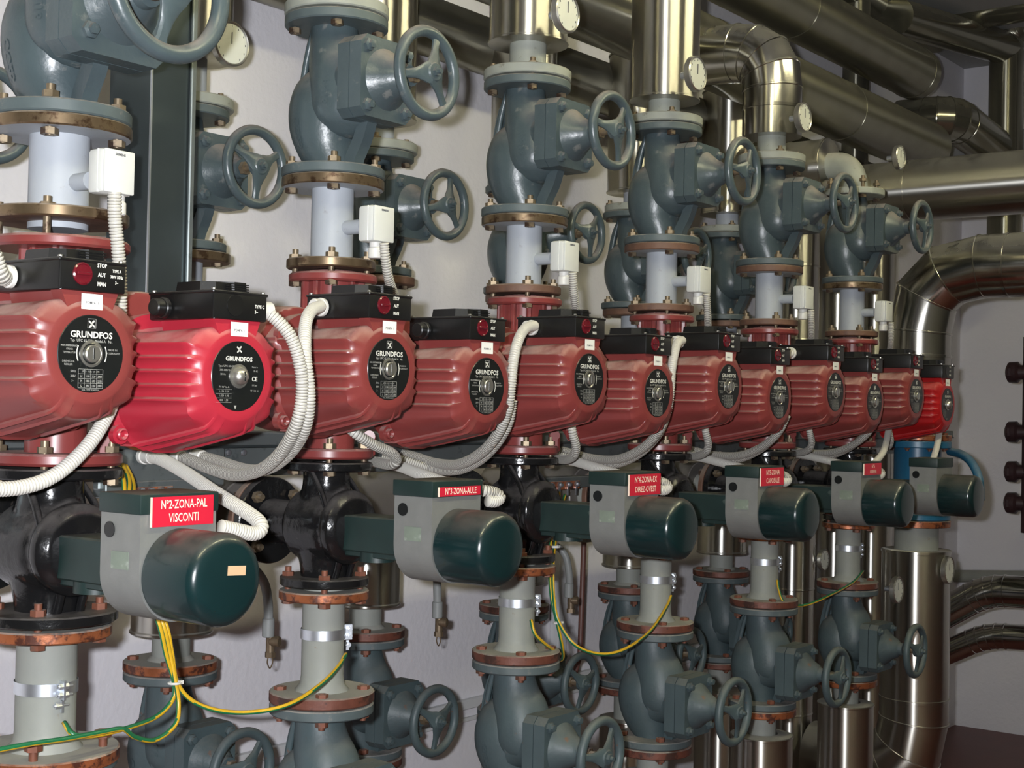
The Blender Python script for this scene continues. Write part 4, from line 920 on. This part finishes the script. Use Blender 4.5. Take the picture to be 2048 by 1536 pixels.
sx0 = aty(229, 368, 1.86)
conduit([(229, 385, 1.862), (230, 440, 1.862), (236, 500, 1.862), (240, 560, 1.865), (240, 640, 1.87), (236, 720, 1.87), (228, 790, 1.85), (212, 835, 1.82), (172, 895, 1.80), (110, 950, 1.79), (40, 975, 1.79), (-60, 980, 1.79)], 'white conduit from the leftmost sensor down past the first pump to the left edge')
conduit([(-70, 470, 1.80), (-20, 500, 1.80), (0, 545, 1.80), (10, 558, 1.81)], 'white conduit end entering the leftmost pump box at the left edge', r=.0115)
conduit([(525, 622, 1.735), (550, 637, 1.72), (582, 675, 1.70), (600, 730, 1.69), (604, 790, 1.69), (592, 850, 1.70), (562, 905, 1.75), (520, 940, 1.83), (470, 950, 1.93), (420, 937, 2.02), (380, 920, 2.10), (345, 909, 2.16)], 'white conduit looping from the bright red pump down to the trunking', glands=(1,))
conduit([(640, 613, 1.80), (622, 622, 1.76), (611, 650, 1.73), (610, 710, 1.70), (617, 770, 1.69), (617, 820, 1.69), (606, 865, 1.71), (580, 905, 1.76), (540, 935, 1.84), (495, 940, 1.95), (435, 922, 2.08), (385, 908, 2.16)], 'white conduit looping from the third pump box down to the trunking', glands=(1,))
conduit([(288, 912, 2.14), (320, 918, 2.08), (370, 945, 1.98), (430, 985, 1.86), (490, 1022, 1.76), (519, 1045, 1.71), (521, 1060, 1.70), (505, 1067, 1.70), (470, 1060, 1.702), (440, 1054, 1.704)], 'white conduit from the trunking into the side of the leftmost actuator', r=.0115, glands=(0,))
def cf(k, pts, lab, dz=0, **kw):
    """points given as pixel, depth for the second column; shift by whole columns"""
    P = []
    for p in pts:
        v = aty(*p); v.x += .64*k; P.append(v)
    return conduit(P, lab, **kw)
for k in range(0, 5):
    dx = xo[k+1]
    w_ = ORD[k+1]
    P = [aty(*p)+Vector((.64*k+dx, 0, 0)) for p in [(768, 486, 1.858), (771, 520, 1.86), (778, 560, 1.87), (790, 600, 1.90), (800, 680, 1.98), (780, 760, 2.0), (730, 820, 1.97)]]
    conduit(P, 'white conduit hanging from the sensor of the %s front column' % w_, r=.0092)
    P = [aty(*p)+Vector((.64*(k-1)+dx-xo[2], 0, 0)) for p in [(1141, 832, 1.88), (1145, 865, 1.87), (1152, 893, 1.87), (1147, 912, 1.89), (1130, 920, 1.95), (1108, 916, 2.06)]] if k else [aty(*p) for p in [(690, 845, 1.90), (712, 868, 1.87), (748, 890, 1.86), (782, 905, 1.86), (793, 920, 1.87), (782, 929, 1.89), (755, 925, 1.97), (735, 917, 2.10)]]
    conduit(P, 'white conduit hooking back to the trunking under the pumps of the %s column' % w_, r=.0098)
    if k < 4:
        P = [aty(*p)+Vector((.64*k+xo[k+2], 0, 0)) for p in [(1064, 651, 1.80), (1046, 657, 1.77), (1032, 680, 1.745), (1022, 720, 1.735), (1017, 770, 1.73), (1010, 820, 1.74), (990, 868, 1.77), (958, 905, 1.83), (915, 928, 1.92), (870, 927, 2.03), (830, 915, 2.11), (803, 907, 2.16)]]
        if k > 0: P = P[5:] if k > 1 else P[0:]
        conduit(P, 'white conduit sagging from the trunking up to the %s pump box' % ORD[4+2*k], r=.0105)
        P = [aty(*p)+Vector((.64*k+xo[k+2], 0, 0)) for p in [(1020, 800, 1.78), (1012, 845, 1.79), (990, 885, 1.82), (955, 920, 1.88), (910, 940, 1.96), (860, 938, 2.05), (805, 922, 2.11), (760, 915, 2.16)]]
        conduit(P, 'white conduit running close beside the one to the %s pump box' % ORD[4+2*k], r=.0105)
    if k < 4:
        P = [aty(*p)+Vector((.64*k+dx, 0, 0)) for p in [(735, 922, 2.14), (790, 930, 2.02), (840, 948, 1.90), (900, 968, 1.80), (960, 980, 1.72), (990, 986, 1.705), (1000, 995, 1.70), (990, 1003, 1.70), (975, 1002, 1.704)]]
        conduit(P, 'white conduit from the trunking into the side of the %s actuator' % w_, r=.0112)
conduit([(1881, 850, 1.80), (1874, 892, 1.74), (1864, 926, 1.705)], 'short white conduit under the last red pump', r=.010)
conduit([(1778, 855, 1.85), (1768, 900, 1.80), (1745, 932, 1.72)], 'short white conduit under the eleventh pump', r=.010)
# ---------------------------------------------------------------- earth wires
def wire(pts, label, r=.0042):
    P = [aty(*p) for p in pts]; S = spline(P, .006); org = P[0].copy(); b = mbm('earth'); b.sweep([v-org for v in S], r, 10, stripe=True)
    o = b.obj('earth_wire', None, org, sharp=180); return tag(o, label, 'wire', 'green and yellow earth wires')
wire([(238, 935, 2.06), (247, 960, 2.02), (250, 1000, 2.0), (262, 1080, 1.97), (290, 1180, 1.95), (318, 1250, 1.93), (332, 1310, 1.93), (348, 1365, 1.93), (345, 1400, 1.93), (310, 1435, 1.92), (240, 1460, 1.90), (180, 1472, 1.89), (145, 1468, 1.89), (128, 1445, 1.915)], 'earth wire ending at the clamp of the leftmost lower pipe')
wire([(246, 930, 2.08), (258, 960, 2.03), (258, 1000, 2.0), (268, 1080, 1.98), (296, 1180, 1.96), (326, 1250, 1.93), (340, 1310, 1.93), (351, 1365, 1.925), (357, 1410, 1.92), (350, 1450, 1.91), (310, 1480, 1.90), (270, 1474, 1.89), (245, 1458, 1.88), (200, 1465, 1.875), (130, 1478, 1.865), (60, 1488, 1.86), (-30, 1505, 1.86)], 'earth wire looping low and running off at the bottom left edge')
wire([(252, 932, 2.09), (266, 965, 2.05), (268, 1000, 2.01), (275, 1080, 1.99), (302, 1180, 1.965), (332, 1250, 1.94), (344, 1310, 1.935), (354, 1365, 1.93), (385, 1402, 1.92), (440, 1422, 1.90), (510, 1424, 1.88), (580, 1408, 1.86), (640, 1370, 1.88), (675, 1335, 1.91), (692, 1308, 1.935)], 'earth wire sagging to the clamp of the second lower pipe')
wire([(1118, 985, 2.12), (1112, 1070, 2.05), (1106, 1130, 2.0), (1108, 1200, 1.96), (1118, 1245, 1.94), (1150, 1290, 1.90), (1200, 1308, 1.87), (1250, 1298, 1.86), (1300, 1262, 1.89), (1332, 1215, 1.92), (1342, 1192, 1.94)], 'earth wire sagging to the clamp of the fourth lower pipe')
wire([(1130, 990, 2.12), (1104, 1070, 2.06), (1100, 1130, 2.03), (1102, 1190, 2.0), (1114, 1245, 1.98), (1124, 1290, 1.98), (1126, 1315, 2.0), (1118, 1322, 2.03)], 'earth wire hanging straight down and curling behind the third lower pipe')
wire([(1062, 1240, 1.935), (1070, 1268, 1.92), (1095, 1292, 1.92), (1120, 1308, 1.95)], 'short earth wire from the clamp of the third lower pipe')
wire([(1726, 1142, 1.93), (1705, 1165, 1.90), (1660, 1190, 1.88), (1610, 1210, 1.90), (1570, 1205, 1.92), (1558, 1180, 1.94), (1555, 1160, 1.95)], 'earth wire between the clamps of the fifth and sixth lower pipes')
for (px, py, Y, lab) in ((349, 1366, 1.925, 'white cable tie around the earth wires below the leftmost actuator'), (1110, 1094, 2.02, 'upper white cable tie on the earth wires left of the third actuator'), (1116, 1246, 1.955, 'lower white cable tie on the earth wires by the third lower pipe')):
    c = aty(px, py, Y); b = mbm('tie'); b.torus((0, 0, 0), (0, 0, 1), .010, .0022, 20, 8); b.box((.012, -.002, 0), (.008, .006, .006)); tag(b.obj('cable_tie', None, c), lab, 'cable tie', 'white cable ties')
# ---------------------------------------------------------------- drain hoses, brown pipe
def drain(pts, cpl, tap, Y, lab, ring=True):
    P = [aty(*p) for p in pts]; org = P[-1].copy(); t = empty('drain_hose', org, lab, 'hose', 'grey drain hoses with taps')
    b = mbm('pvc'); b.sweep([v-org for v in spline(P, .008)], .0105, 18); b.obj('hose', t)
    a = aty(*cpl)-org; b = mbm('pvc'); b.cyl(a, (0, 0, -1), .0135, .042, 20, .002); b.obj('coupling', t)
    a = aty(*tap)-org; b = mbm('brass'); b.cyl(a+Vector((0, 0, .016)), (0, 0, -1), .010, .040, 16, .002); b.cyl(a+Vector((0, 0, .002)), (.4, -1, 0), .012, .022, 16, .002); b.hexa(a+Vector((0, 0, -.022)), (0, 0, -1), .012, .012)
    b.obj('tap_body', t)
    if ring:
        b = mbm('brass'); b.sweep(spline([a+Vector((-.006, 0, -.032)), a+Vector((-.008, 0, -.045)), a+Vector((0, 0, -.058)), a+Vector((.008, 0, -.045)), a+Vector((.006, 0, -.032))], .003), .0015, 8); b.obj('wire_loop', t)
drain([(470, 1120, 2.35), (505, 1136, 2.3), (528, 1165, 2.3), (536, 1205, 2.3), (537, 1250, 2.3)], (537, 1236, 2.3), (541, 1284, 2.3), 2.3, 'grey drain hose with brass tap right of the leftmost actuator')
drain([(873, 1120, 2.3), (874, 1160, 2.3), (875, 1200, 2.3), (875, 1215, 2.3)], (875, 1203, 2.3), (878, 1246, 2.3), 2.3, 'grey drain hose with brass tap below the second actuator')
drain([(1080, 1088, 2.4), (1108, 1090, 2.36), (1130, 1110, 2.33), (1138, 1145, 2.32), (1139, 1170, 2.32)], (1138, 1166, 2.32), (1142, 1202, 2.32), 2.3, 'grey drain hose with tap left of the brown pipe', ring=False)
a = aty(1168, 1080, 2.55); e = aty(1160, 1310, 2.55); t = empty('thin_pipe', e, 'thin brown vertical pipe on the wall below the third actuator', 'pipe')
b = mbm('brown'); b.sweep([a-e, Vector((0, 0, 0)), aty(1150, 1345, 2.55)-e], .009, 14); b.obj('pipe', t)
b = mbm('insul'); b.cyl(a-e+Vector((0, 0, .07)), (0, 0, -1), .021, .06, 16, .003); b.hexa(a-e+Vector((0, 0, .012)), (0, 0, -1), .024, .018); b.obj('fitting', t)
